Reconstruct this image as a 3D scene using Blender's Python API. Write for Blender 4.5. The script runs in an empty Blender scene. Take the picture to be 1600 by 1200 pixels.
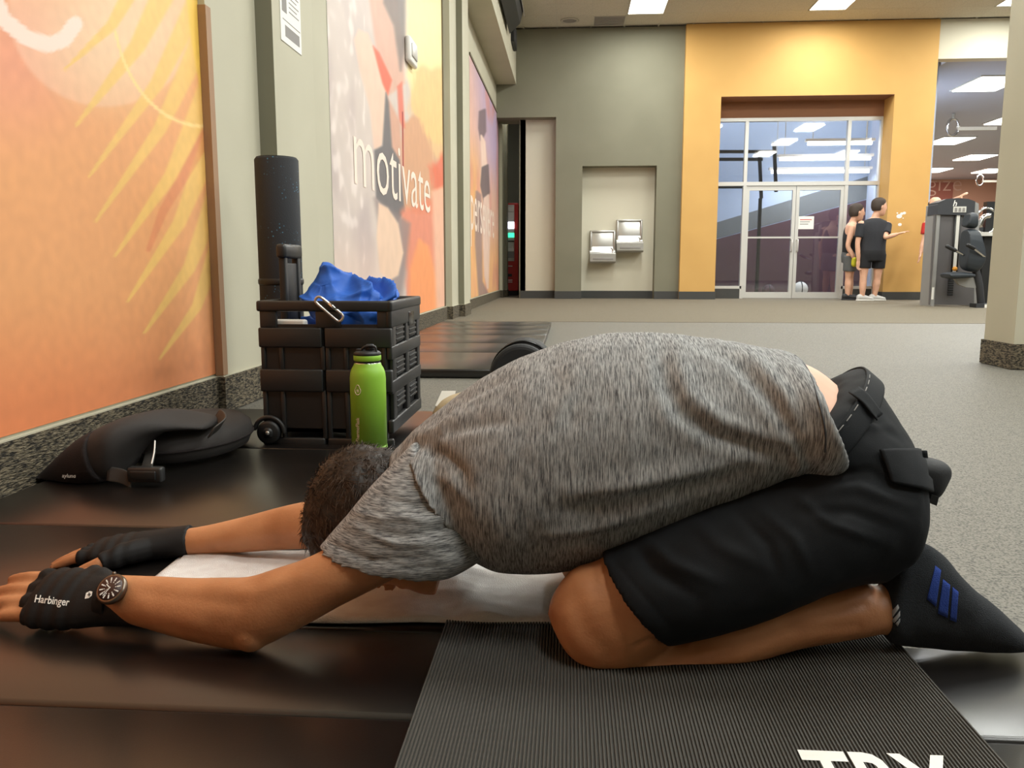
import bpy, bmesh, math, random
import numpy as np
from mathutils import Vector, Matrix, noise as mnoise
from mathutils.bvhtree import BVHTree
random.seed(7); np.random.seed(7)
SC = bpy.context.scene
COL = SC.collection

# ------------------------------------------------------------------ camera
F = 1280.0; H = 0.53; PIT = math.radians(8.0); YAW = math.radians(4.0); FLOOR = -0.025
FW = Vector((-math.sin(YAW)*math.cos(PIT), math.cos(YAW)*math.cos(PIT), -math.sin(PIT)))
RT = Vector((math.cos(YAW), math.sin(YAW), 0)); UP = RT.cross(FW); CAM = Vector((0, 0, H))
cd = bpy.data.cameras.new('camera'); cam = bpy.data.objects.new('camera', cd); COL.objects.link(cam)
cd.sensor_fit = 'HORIZONTAL'; cd.sensor_width = 36; cd.lens = 36*F/1600; cd.clip_start = .05; cd.clip_end = 200
cam.matrix_world = Matrix(((RT.x, UP.x, -FW.x, 0), (RT.y, UP.y, -FW.y, 0), (RT.z, UP.z, -FW.z, H), (0, 0, 0, 1)))
SC.camera = cam
# ------------------------------------------------------------------ world and exposure
w = bpy.data.worlds.new('world'); SC.world = w; w.use_nodes = True
w.node_tree.nodes['Background'].inputs[0].default_value = (.95, .95, 1, 1)
w.node_tree.nodes['Background'].inputs[1].default_value = .28
SC.view_settings.view_transform = 'Standard'; SC.view_settings.look = 'None'
SC.view_settings.exposure = 0.0; SC.view_settings.gamma = 1.0; SC.view_settings.use_curve_mapping = False
LAMP_W = 76.0      # watts of every ceiling panel

def ray(x, y): return FW + RT*((x-800)/F) + UP*((600-y)/F)
def P(x, y, Y): d = ray(x, y); return CAM + d*(Y/d.y)
def G(x, y, z=FLOOR): d = ray(x, y); return CAM + d*((z-H)/d.z)
def Wl(x, y, X): d = ray(x, y); return CAM + d*(X/d.x)
def Yat(x, X, y=420): return Wl(x, y, X).y

# ceiling lamps (emitting panels are built further down at the same spots)
YF = G(960, 467).y                     # far wall
ZC = P(950, 43, YF).z                  # ceiling height
_l1 = G(1015, -1, ZC); _l2 = G(1308, -1, ZC)
LX0, LDX, LY0 = _l1.x, _l2.x-_l1.x, _l1.y+.12
LAMPS = [(LX0+i*LDX, LY0-j*2.9) for j in range(6) for i in range(4)]
for (lx, ly) in LAMPS:
    ld = bpy.data.lights.new('ceiling_panel_light', 'AREA'); ld.shape = 'RECTANGLE'; ld.size = .6; ld.size_y = 1.2
    ld.energy = LAMP_W; ld.color = (.97, 1, .96)
    lo = bpy.data.objects.new('ceiling_panel_light', ld); COL.objects.link(lo); lo.location = (lx, ly, ZC-.03)

# ------------------------------------------------------------------ helpers
def lin(c):
    c = np.asarray(c, float)/255.0
    return np.where(c <= .04045, c/12.92, ((c+.055)/1.055)**2.4)
def rgb(*c): l = lin(c); return (float(l[0]), float(l[1]), float(l[2]), 1)
MATS = {}
def mat(name, col, rough=.5, metal=0., var=None, bump=None, coord='Object', scl=(1, 1, 1), emit=0, spec=.5, sss=0, alpha=None, trans=0, coat=0):
    """var=(colour2, noise scale, low, high, detail); bump=(noise scale, strength, distance)"""
    m = bpy.data.materials.new(name); m.use_nodes = True; MATS[name] = m
    nt = m.node_tree; b = nt.nodes['Principled BSDF']
    b.inputs['Base Color'].default_value = rgb(*col); b.inputs['Roughness'].default_value = rough; b.inputs['Metallic'].default_value = metal
    b.inputs['Specular IOR Level'].default_value = spec
    if coat: b.inputs['Coat Weight'].default_value = coat; b.inputs['Coat Roughness'].default_value = .2
    if sss: b.inputs['Subsurface Weight'].default_value = sss; b.inputs['Subsurface Radius'].default_value = (.012, .005, .003); b.inputs['Subsurface Scale'].default_value = 1
    if trans: b.inputs['Transmission Weight'].default_value = trans
    if emit: b.inputs['Emission Color'].default_value = rgb(*col); b.inputs['Emission Strength'].default_value = emit
    if var or bump:
        tc = nt.nodes.new('ShaderNodeTexCoord'); mp = nt.nodes.new('ShaderNodeMapping')
        mp.inputs['Scale'].default_value = scl
        nt.links.new(tc.outputs[coord], mp.inputs['Vector'])
    if var:
        n = nt.nodes.new('ShaderNodeTexNoise'); n.inputs['Scale'].default_value = var[1]; n.inputs['Detail'].default_value = var[4] if len(var) > 4 else 2
        nt.links.new(mp.outputs[0], n.inputs['Vector'])
        r = nt.nodes.new('ShaderNodeValToRGB'); r.color_ramp.elements[0].position = var[2]; r.color_ramp.elements[1].position = var[3]
        r.color_ramp.elements[0].color = rgb(*col); r.color_ramp.elements[1].color = rgb(*var[0])
        nt.links.new(n.outputs['Fac'], r.inputs[0]); nt.links.new(r.outputs[0], b.inputs['Base Color'])
    if bump:
        n2 = nt.nodes.new('ShaderNodeTexNoise'); n2.inputs['Scale'].default_value = bump[0]; n2.inputs['Detail'].default_value = 3
        nt.links.new(mp.outputs[0], n2.inputs['Vector'])
        bp = nt.nodes.new('ShaderNodeBump'); bp.inputs['Strength'].default_value = bump[1]; bp.inputs['Distance'].default_value = bump[2]
        nt.links.new(n2.outputs['Fac'], bp.inputs['Height']); nt.links.new(bp.outputs[0], b.inputs['Normal'])
    return m

def link(name, me, m=None, parent=None, smooth=False):
    o = bpy.data.objects.new(name, me); COL.objects.link(o)
    if m is not None and not me.materials: me.materials.append(MATS[m] if isinstance(m, str) else m)
    if smooth: me.polygons.foreach_set('use_smooth', [True]*len(me.polygons))
    if parent is not None: o.parent = parent; o.matrix_parent_inverse = pinv(parent)
    return o
def pinv(p):
    m = Matrix.Identity(4); chain = []
    while p is not None: chain.append(p); p = p.parent
    for q in reversed(chain): m = m @ (q.matrix_parent_inverse @ q.matrix_basis)
    return m.inverted()
def thing(name, label, cat, loc, group=None):
    o = bpy.data.objects.new(name, None); COL.objects.link(o); o.location = loc; o.empty_display_size = .05
    return tag(o, label, cat, group)
def tag(o, label, cat, group=None):
    o['label'] = label; o['category'] = cat
    if group: o['group'] = group
    return o
def struct(o, label=None):
    o['kind'] = 'structure'
    if label: o['label'] = label
    return o

class MB:
    """collects boxes, tubes and lofts; build() makes ONE mesh object"""
    def __init__(s): s.v = []; s.f = []
    def add(s, vs, fs):
        k = len(s.v); s.v += [tuple(v) for v in vs]; s.f += [tuple(i+k for i in f) for f in fs]; return s
    def box(s, x0, x1, y0, y1, z0, z1, bev=0):
        if bev: return s.rbox(x0, x1, y0, y1, z0, z1, bev)
        vs = [(x, y, z) for z in (z0, z1) for y in (y0, y1) for x in (x0, x1)]
        return s.add(vs, [(0, 2, 3, 1), (4, 5, 7, 6), (0, 1, 5, 4), (2, 6, 7, 3), (0, 4, 6, 2), (1, 3, 7, 5)])
    def rbox(s, x0, x1, y0, y1, z0, z1, b):
        bm = bmesh.new(); bmesh.ops.create_cube(bm, size=1)
        for v in bm.verts: v.co = Vector(((x0+x1)/2+v.co.x*(x1-x0), (y0+y1)/2+v.co.y*(y1-y0), (z0+z1)/2+v.co.z*(z1-z0)))
        bmesh.ops.bevel(bm, geom=bm.edges[:], offset=b, segments=2, affect='EDGES', profile=.5)
        bm.verts.index_update(); s.add([v.co[:] for v in bm.verts], [[v.index for v in f.verts] for f in bm.faces]); bm.free(); return s
    def obox(s, c, ax, ay, az):
        c = Vector(c); ax, ay, az = Vector(ax), Vector(ay), Vector(az)
        vs = [c+ax*i+ay*j+az*k for k in (-1, 1) for j in (-1, 1) for i in (-1, 1)]
        return s.add(vs, [(0, 2, 3, 1), (4, 5, 7, 6), (0, 1, 5, 4), (2, 6, 7, 3), (0, 4, 6, 2), (1, 3, 7, 5)])
    def loft(s, secs, n=24, sub=4, capped=True, closed=False):
        """secs: (centre, half vector a, half vector b[, exponent])"""
        A = [np.array([*x[0], *x[1], *x[2], x[3] if len(x) > 3 else 2.0]) for x in secs]
        if sub > 1:
            R = []; m = len(A)
            rng = range(m) if closed else range(m-1)
            for i in rng:
                p1, p2 = A[i], A[(i+1) % m]
                p0 = A[i-1] if (i > 0 or closed) else 2*p1-p2
                p3 = A[(i+2) % m] if (i+2 < m or closed) else 2*p2-p1
                for k in range(sub):
                    t = k/sub
                    R.append(.5*((2*p1)+(-p0+p2)*t+(2*p0-5*p1+4*p2-p3)*t*t+(-p0+3*p1-3*p2+p3)*t**3))
            if not closed: R.append(A[-1])
            A = R
        k = len(s.v); th = np.linspace(0, 2*np.pi, n, endpoint=False); c, sn = np.cos(th), np.sin(th)
        for r in A:
            e = 2/max(r[9], 1.2); cc = np.sign(c)*np.abs(c)**e; ss = np.sign(sn)*np.abs(sn)**e
            pts = r[0:3]+np.outer(cc, r[3:6])+np.outer(ss, r[6:9]); s.v += [tuple(p) for p in pts]
        m = len(A)
        for i in range(m if closed else m-1):
            a0 = k+i*n; a1 = k+((i+1) % m)*n
            for j in range(n): s.f.append((a0+j, a0+(j+1) % n, a1+(j+1) % n, a1+j))
        if capped and not closed:
            s.v.append(tuple(A[0][0:3])); ci = len(s.v)-1
            for j in range(n): s.f.append((ci, k+(j+1) % n, k+j))
            s.v.append(tuple(A[-1][0:3])); ci = len(s.v)-1; a0 = k+(m-1)*n
            for j in range(n): s.f.append((ci, a0+j, a0+(j+1) % n))
        return s
    def tube(s, pts, rad, n=12, sub=4, closed=False, ends=True):
        """round tube through points; rad number or list"""
        pts = [Vector(p) for p in pts]; m = len(pts)
        rad = [rad]*m if isinstance(rad, (int, float)) else list(rad)
        secs = []; ref = None
        for i, p in enumerate(pts):
            if closed: t = pts[(i+1) % m]-pts[i-1]
            else: t = pts[min(i+1, m-1)]-pts[max(i-1, 0)]
            t.normalize()
            if ref is None: ref = Vector((0, 0, 1)) if abs(t.z) < .9 else Vector((0, 1, 0))
            a = (ref-t*ref.dot(t)).normalized(); ref = a; b = t.cross(a)
            secs.append((p, a*rad[i], b*rad[i]))
        if ends and not closed:   # rounded ends
            for e, d in ((0, -1), (-1, 1)):
                p, a, b = secs[e][0], secs[e][1], secs[e][2]; t = (pts[1]-pts[0] if e == 0 else pts[-1]-pts[-2]).normalized()*d
                r = a.length
                ex = [(p+t*r*.55, a*.8, b*.8), (p+t*r*.92, a*.35, b*.35)]
                secs = (ex[::-1]+secs) if e == 0 else (secs+ex)
        return s.loft(secs, n, sub, True, closed)
    def ell(s, c, rx, ry, rz, n=20, rot=None):
        m = n//2; k = len(s.v); c = Vector(c)
        for i in range(m+1):
            a = math.pi*i/m
            for j in range(n):
                b = 2*math.pi*j/n; p = Vector((rx*math.sin(a)*math.cos(b), ry*math.sin(a)*math.sin(b), rz*math.cos(a)))
                s.v.append(tuple(c+(rot @ p if rot else p)))
        for i in range(m):
            for j in range(n): s.f.append((k+i*n+j, k+(i+1)*n+j, k+(i+1)*n+(j+1) % n, k+i*n+(j+1) % n))
        return s
    def cyl(s, p0, p1, r, n=20, r1=None):
        p0, p1 = Vector(p0), Vector(p1); t = (p1-p0).normalized(); ref = Vector((0, 0, 1)) if abs(t.z) < .9 else Vector((0, 1, 0))
        a = (ref-t*ref.dot(t)).normalized(); b = t.cross(a); r1 = r if r1 is None else r1
        return s.loft([(p0, a*r, b*r), (p1, a*r1, b*r1)], n, 1)
    def lathe(s, c, prof, n=32):
        c = Vector(c); k = len(s.v); m = len(prof)
        for (r, z) in prof:
            for j in range(n): a = 2*math.pi*j/n; s.v.append((c.x+r*math.cos(a), c.y+r*math.sin(a), c.z+z))
        for i in range(m-1):
            for j in range(n): s.f.append((k+i*n+j, k+i*n+(j+1) % n, k+(i+1)*n+(j+1) % n, k+(i+1)*n+j))
        s.f.append(tuple(k+j for j in range(n))[::-1]); s.f.append(tuple(k+(m-1)*n+j for j in range(n)))
        return s
    def prism(s, poly, d):
        """poly: list of 3-D points, extruded by vector d"""
        n = len(poly); d = Vector(d); vs = [Vector(p) for p in poly]+[Vector(p)+d for p in poly]
        return s.add(vs, [tuple(range(n))[::-1], tuple(range(n, 2*n))]+[(i, (i+1) % n, n+(i+1) % n, n+i) for i in range(n)])
    def mesh(s, name='m'):
        me = bpy.data.meshes.new(name); me.from_pydata(s.v, [], s.f); me.update(); return me
    def build(s, name, m, parent=None, smooth=False, fix=True):
        me = s.mesh(name)
        if fix:
            bm = bmesh.new(); bm.from_mesh(me); bmesh.ops.recalc_face_normals(bm, faces=bm.faces[:]); bm.to_mesh(me); bm.free()
        return link(name, me, m, parent, smooth)
    def remesh(s, voxel, smooth=4, factor=.5):
        """one continuous skin around everything collected"""
        me = s.mesh('tmp'); bm = bmesh.new(); bm.from_mesh(me); bmesh.ops.recalc_face_normals(bm, faces=bm.faces[:]); bm.to_mesh(me); bm.free()
        o = bpy.data.objects.new('tmp', me); COL.objects.link(o)
        r = o.modifiers.new('r', 'REMESH'); r.mode = 'VOXEL'; r.voxel_size = voxel
        if smooth: q = o.modifiers.new('s', 'SMOOTH'); q.factor = factor; q.iterations = smooth
        dg = bpy.context.evaluated_depsgraph_get(); out = bpy.data.meshes.new_from_object(o.evaluated_get(dg))
        bpy.data.objects.remove(o); bpy.data.meshes.remove(me)
        return out
def verts(me): a = np.empty(len(me.vertices)*3); me.vertices.foreach_get('co', a); return a.reshape(-1, 3)
def norms(me): a = np.empty(len(me.vertices)*3); me.vertices.foreach_get('normal', a); return a.reshape(-1, 3)
def setv(me, a): me.vertices.foreach_set('co', np.ascontiguousarray(a, dtype=np.float32).ravel()); me.update()
def proj(a):
    v = np.asarray(a)-np.array(CAM); d = v @ np.array(FW)
    return np.stack([800+F*(v @ np.array(RT))/d, 600-F*(v @ np.array(UP))/d], 1)
def sm(e0, e1, x): t = np.clip((x-e0)/(e1-e0), 0, 1); return t*t*(3-2*t)
def seg_d(p, a, b):
    a, b = np.array(a, float), np.array(b, float); ab = b-a; t = np.clip(((p-a) @ ab)/(ab @ ab), 0, 1)
    q = p-a-t[:, None]*ab; s = (ab[0]*q[:, 1]-ab[1]*q[:, 0])/np.linalg.norm(ab)
    return np.linalg.norm(q, axis=1), t, s
def polyline_d(p, pts):
    best = np.full(len(p), 1e9); sg = np.zeros(len(p)); tt = np.zeros(len(p)); n = len(pts)-1
    for i in range(n):
        d, t, s = seg_d(p, pts[i], pts[i+1]); m = d < best
        best[m] = d[m]; sg[m] = s[m]; tt[m] = (i+t[m])/n
    return best, tt, sg
def poly_sd(p, poly):
    """signed distance, negative inside"""
    d = np.full(len(p), 1e9); ins = np.zeros(len(p), bool); n = len(poly)
    for i in range(n):
        a, b = np.array(poly[i], float), np.array(poly[(i+1) % n], float)
        d = np.minimum(d, seg_d(p, a, b)[0])
        c = ((a[1] > p[:, 1]) != (b[1] > p[:, 1])) & (p[:, 0] < (b[0]-a[0])*(p[:, 1]-a[1])/(b[1]-a[1]+1e-12)+a[0])
        ins ^= c
    return np.where(ins, -d, d)
def nz(a, f, seed=0): return np.array([mnoise.noise(Vector((x*f+seed, y*f+seed*.7, z*f))) for x, y, z in a])
def text_geo(s, off=0.0, shear=0.0):
    cu = bpy.data.curves.new('t', 'FONT'); cu.body = s; cu.offset = off; cu.shear = shear; cu.resolution_u = 3
    o = bpy.data.objects.new('t', cu); COL.objects.link(o); dg = bpy.context.evaluated_depsgraph_get(); dg.update()
    me = bpy.data.meshes.new_from_object(o.evaluated_get(dg)); bpy.data.objects.remove(o)
    v = verts(me); fs = [tuple(p.vertices) for p in me.polygons]; bpy.data.meshes.remove(me)
    v[:, 0] -= v[:, 0].min(); return v/v[:, 0].max(), fs, v[:, 0].max()       # x from 0 to 1, same scale on y
def decal(name, s, org, ux, uy, m, parent, off=0.0, shear=0.0, yscale=1.0):
    """flat lettering: org + ux*x + uy*y, ux = full text width"""
    v, fs, _ = text_geo(s, off, shear); org, ux, uy = Vector(org), Vector(ux), Vector(uy).normalized()*Vector(ux).length*yscale
    mb = MB(); mb.add([org+ux*x+uy*y for x, y, z in v], fs); return mb.build(name, m, parent, fix=False)
def ring(px_top, px_bot, Y, d, e=2.0, Yc=None, dx=0.0):
    """cross-section between two photo points in the plane Y, half depth d"""
    a, b = P(*px_top, Y), P(*px_bot, Y); c = (a+b)/2
    if Yc is not None: c.y = Yc
    return (c, (a-b)/2, Vector((dx, d, 0)), e)

# ------------------------------------------------------------------ materials
mat('carpet', (134, 125, 106), .95, var=((84, 76, 63), 260, .35, .62, 3), bump=(300, .4, .01))
mat('rubber', (118, 114, 104), .62, var=((58, 56, 50), 230, .44, .66, 3), bump=(420, .25, .004), spec=.4)
mat('base_carpet', (132, 120, 98), .95, var=((40, 36, 30), 50, .38, .62, 5), bump=(80, .9, .02), scl=(1.2, .8, 3))
mat('base_dark', (62, 62, 60), .7)
mat('wall_beige', (192, 187, 166), .75, var=((184, 179, 158), 2, .3, .7))
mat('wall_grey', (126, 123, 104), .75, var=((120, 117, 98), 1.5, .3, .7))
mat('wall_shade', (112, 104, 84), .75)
mat('wall_cream', (206, 200, 180), .75)
mat('wall_orange', (206, 162, 93), .7, var=((200, 156, 88), 1.5, .3, .7))
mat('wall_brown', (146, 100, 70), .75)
mat('ceiling', (205, 200, 186), .9, var=((192, 187, 172), 60, .4, .65))
mat('grid', (190, 186, 174), .6)
mat('lamp', (255, 252, 244), .5, emit=7)
mat('white', (235, 232, 225), .6)
mat('print_white', (240, 220, 205), .7)
mat('alu', (205, 203, 198), .38, .35)
mat('steel', (200, 198, 194), .28, .85)
mat('chrome', (220, 220, 220), .15, 1.0)
mat('black', (24, 24, 25), .5)
mat('black_gloss', (18, 18, 20), .25)
mat('vinyl', (20, 17, 15), .3, var=((17, 14, 13), 3, .3, .7), bump=(700, .1, .001), spec=.85, coat=.15)
mat('guard', (158, 122, 90), .6)
mat('card', (205, 200, 190), .7)
mat('vinyl_side', (24, 23, 22), .5)
mat('crate', (36, 36, 36), .42, bump=(500, .1, .001))
mat('crate_dark', (24, 24, 24), .5)
mat('yoga', (74, 72, 67), .82, bump=(900, .3, .001))
mat('towel', (246, 243, 240), .95, bump=(700, .9, .004), var=((236, 231, 228), 40, .35, .65))
mat('green', (138, 190, 56), .42, bump=(1200, .1, .0005))
mat('green_dark', (120, 160, 60), .6)
mat('blue', (30, 98, 196), .62, var=((24, 84, 176), 8, .3, .7), bump=(60, .2, .004))
mat('cushion', (50, 46, 44), .85, bump=(900, .3, .001))
mat('cushion_mesh', (28, 20, 19), .9, bump=(500, .5, .002))
mat('strap', (58, 54, 50), .6)
mat('bag', (25, 26, 28), .7, bump=(400, .3, .001))
mat('tan', (186, 168, 136), .85, bump=(200, .3, .002))
mat('skin', (190, 132, 90), .5, var=((168, 110, 70), 14, .35, .68, 4), bump=(260, .25, .0015), sss=.12)
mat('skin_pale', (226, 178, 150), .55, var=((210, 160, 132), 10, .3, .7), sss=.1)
mat('hair', (58, 42, 30), .55, var=((34, 25, 18), 60, .35, .65), scl=(1, 4, 1))
mat('shorts', (19, 22, 25), .8, var=((15, 17, 20), 20, .3, .7), bump=(900, .25, .001), spec=.25)
mat('sock', (30, 34, 39), .95, bump=(800, .8, .003), var=((26, 29, 33), 200, .35, .65))
mat('sock_blue', (34, 62, 140), .95, bump=(800, .8, .003))
mat('glove', (20, 19, 19), .7, bump=(700, .3, .001), spec=.3)
mat('dial', (60, 36, 32), .4)
mat('watch_metal', (120, 108, 96), .3, .9)
mat('red', (190, 44, 40), .5)
mat('grey_plastic', (120, 120, 120), .5)
mat('machine_grey', (152, 151, 148), .42, .25)
mat('machine_dark', (52, 53, 57), .5)
mat('machine_panel', (104, 101, 101), .35, .2)
mat('pad', (44, 50, 56), .5)
mat('purple', (82, 54, 64), .7)
mat('blue_wall', (176, 190, 212), .75)
mat('stripe_grey', (112, 116, 118), .75)
mat('dim_ceiling', (176, 178, 188), .9)
mat('terracotta', (220, 166, 138), .8)
mat('terracotta_dark', (178, 108, 92), .8)
mat('print_terra', (232, 190, 168), .8)
mat('tee_dark', (40, 41, 46), .85, bump=(60, .3, .01))
mat('tank_black', (30, 30, 32), .85)
mat('short_grey', (92, 94, 94), .85)
mat('short_black', (24, 24, 27), .85)
mat('hair_dark', (62, 50, 42), .7)
mat('shoe_light', (196, 194, 190), .6)
mat('shoe_dark', (36, 36, 38), .6)
mat('yellow', (196, 190, 40), .7)
mat('photo_grey', (140, 136, 132), .7)
mat('glow_white', (235, 235, 255), .5, emit=4)
mat('glow_green', (60, 220, 160), .5, emit=2)
mat('machine_white', (210, 208, 200), .5)
mat('amber', (220, 150, 50), .5)
mat('stripe_sock', (150, 150, 150), .9)
# glass
g = bpy.data.materials.new('glass'); g.use_nodes = True; MATS['glass'] = g
nt = g.node_tree; nt.nodes.clear(); out = nt.nodes.new('ShaderNodeOutputMaterial'); mx = nt.nodes.new('ShaderNodeMixShader')
tr = nt.nodes.new('ShaderNodeBsdfTransparent'); gl = nt.nodes.new('ShaderNodeBsdfGlossy'); tr.inputs[0].default_value = (.9, .92, .95, 1); gl.inputs['Roughness'].default_value = .02
mx.inputs[0].default_value = .1; nt.links.new(tr.outputs[0], mx.inputs[1]); nt.links.new(gl.outputs[0], mx.inputs[2]); nt.links.new(mx.outputs[0], out.inputs[0])
# heathered knit: fine light and dark streaks running one way
def heather(name, scl, light=(168, 168, 166), dark=(68, 68, 70)):
    m = mat(name, light, .9); nt = m.node_tree; b = nt.nodes['Principled BSDF']
    tc = nt.nodes.new('ShaderNodeTexCoord'); mp = nt.nodes.new('ShaderNodeMapping'); mp.inputs['Scale'].default_value = scl
    nt.links.new(tc.outputs['Object'], mp.inputs[0])
    n = nt.nodes.new('ShaderNodeTexNoise'); n.inputs['Scale'].default_value = 1; n.inputs['Detail'].default_value = 4; n.inputs['Roughness'].default_value = .65
    nt.links.new(mp.outputs[0], n.inputs['Vector'])
    r = nt.nodes.new('ShaderNodeValToRGB'); r.color_ramp.elements[0].position = .36; r.color_ramp.elements[1].position = .62
    r.color_ramp.elements[0].color = rgb(*dark); r.color_ramp.elements[1].color = rgb(*light)
    nt.links.new(n.outputs['Fac'], r.inputs[0]); nt.links.new(r.outputs[0], b.inputs['Base Color'])
    bp = nt.nodes.new('ShaderNodeBump'); bp.inputs['Strength'].default_value = .25; bp.inputs['Distance'].default_value = .002
    nt.links.new(n.outputs['Fac'], bp.inputs['Height']); nt.links.new(bp.outputs[0], b.inputs['Normal'])
heather('shirt', (760, 52, 52)); heather('sleeve', (62, 62, 760))
# mural print: colour attribute
m = mat('mural', (255, 255, 255), .55, bump=(90, .1, .002)); a = m.node_tree.nodes.new('ShaderNodeVertexColor'); a.layer_name = 'Col'
m.node_tree.links.new(a.outputs[0], m.node_tree.nodes['Principled BSDF'].inputs['Base Color'])

# ================================================================== THE SETTING
XW = -1.365                                            # left wall, mural plane
ZT = 4.0
# ---- floor: far carpet, rubber in front
YB = G(1000, 503).y                                    # rubber ends, carpet begins
fl = MB().box(-6, 34, YB, 60, FLOOR-.1, FLOOR).build('floor', 'carpet'); struct(fl, 'beige brown carpet in front of the far wall')
rf = MB().box(-6, 34, -8, YB-.002, FLOOR-.1, FLOOR-.003).build('floor', 'rubber'); struct(rf, 'speckled grey rubber gym floor')
# ---- left wall, profile in plan (X, Y) from near to far
Y1 = Yat(330, XW); XA = P(347, 560, Y1).x; Y2 = Yat(415, XA); XB = P(440, 420, Y2).x; Y3 = Yat(500, XB)
Y4 = Yat(697, XW); XA4 = P(706, 420, Y4).x; Y5 = Yat(716, XA4); XB5 = P(725, 420, Y5).x; Y6 = Yat(734, XB5)
Y7 = Yat(781, XW); XA7 = P(785, 420, Y7).x; Y8 = Yat(788, XA7); XB8 = P(792, 420, Y8).x; Y9 = Y8+.32
ZS = Wl(733, 25, XW).z                                 # soffit height
XS = (G(767, 0, ZS).x+G(820, 177, ZS).x)/2             # outer face of the bulkhead
wl = thing('wall_left', 'left wall with stepped beige pilasters', 'wall', (XW, 0, FLOOR)); del wl['category']; struct(wl)
def wpiece(nm, x1, y0, y1, m, z0=FLOOR, z1=None): return MB().box(XW-.25, x1, y0, y1, z0, z1 or ZS).build(nm, m, wl)
wpiece('wall_panel', XW-.004, -3, Y1, 'wall_beige')
wpiece('pilaster', XA, Y1, Y2, 'wall_beige'); wpiece('pilaster', XB, Y2, Y3, 'wall_beige')
wpiece('wall_panel', XW-.004, Y3, Y4, 'wall_beige')
wpiece('pilaster', XA4, Y4, Y5, 'wall_beige'); wpiece('pilaster', XB5, Y5, Y6, 'wall_beige')
wpiece('wall_panel', XW-.004, Y6, Y7, 'wall_beige')
wpiece('pilaster', XA7, Y7, Y8, 'wall_beige'); wpiece('pilaster', XB8, Y8, Y9, 'wall_beige')
# bulkhead above, hanging over the murals
bh = MB().box(XW-.25, XS, -3, YF, ZS, ZC+.1).build('trim_1', 'wall_beige'); struct(bh, 'beige bulkhead running above the murals')
# carpet-covered base along the left wall
BH = .115
bl = thing('baseboard_left', 'carpet-covered base along the left wall', 'base', (XW, 0, FLOOR)); del bl['category']; struct(bl)
for (x, y0, y1) in ((XW, -3, Y1), (XA, Y1-.01, Y2), (XB, Y2-.01, Y3+.01), (XW, Y3, Y4), (XA4, Y4-.01, Y5), (XB5, Y5-.01, Y6+.01), (XW, Y6, Y7), (XA7, Y7-.01, Y8), (XB8, Y8-.01, Y9)):
    MB().box(x-.06, x+.012, y0, y1, FLOOR, BH).build('base_strip', 'base_carpet', bl)
    MB().box(x-.06, x+.008, y0, y1, BH, BH+.004).build('base_cap', 'wall_beige', bl)
# narrow frame reveal at the end of the two framed murals and a corner guard at the first pilaster
MB().box(XW+.001, XA+.006, Y1-.008, Y1-.001, BH+.006, P(320, 8, Y1).z).box(XA, XA+.006, Y1-.001, Y1+.035, BH+.006, P(320, 8, Y1).z).build('corner_guard', 'guard', wl)
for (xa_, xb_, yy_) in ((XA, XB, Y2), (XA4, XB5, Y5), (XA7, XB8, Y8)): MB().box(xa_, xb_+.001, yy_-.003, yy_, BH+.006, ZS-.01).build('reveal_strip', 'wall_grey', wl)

# ---- murals: flat print on panels, colours per vertex
def mural(name, y0, y1, z0, z1, ny, nz_, fn, label):
    ys = np.linspace(y0, y1, ny); zs = np.linspace(z0, z1, nz_)
    V = [(XW, y, z) for z in zs for y in ys]; Fc = [(j*ny+i, j*ny+i+1, (j+1)*ny+i+1, (j+1)*ny+i) for j in range(nz_-1) for i in range(ny-1)]
    t = thing(name, label, 'mural', (XW, (y0+y1)/2, z0))
    me = bpy.data.meshes.new('print_sheet'); me.from_pydata(V, [], Fc); me.update()
    c = np.ones((len(V), 4), np.float32); c[:, :3] = lin(fn(proj(V), np.array(V))*.86+np.array((236, 226, 214))*.14*.95)
    at = me.color_attributes.new('Col', 'FLOAT_COLOR', 'POINT'); at.data.foreach_set('color', c.ravel())
    link('print_sheet', me, 'mural', t)
    MB().box(XW-.003, XW-.0005, y0, y1, z0, z1).build('backing_board', 'white', t)
    return t
def mixc(c, col, a): return c*(1-a[:, None])+np.array(col, float)*a[:, None]
def blade(p, pts, w0, w1):
    d, t, s = polyline_d(p, pts); ww = w0+(w1-w0)*t; return 1-sm(ww*.75, ww*1.1+2, d)
def blobn(V, f, s): return np.clip(.5+.5*nz(V, f, s), 0, 1)
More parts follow.
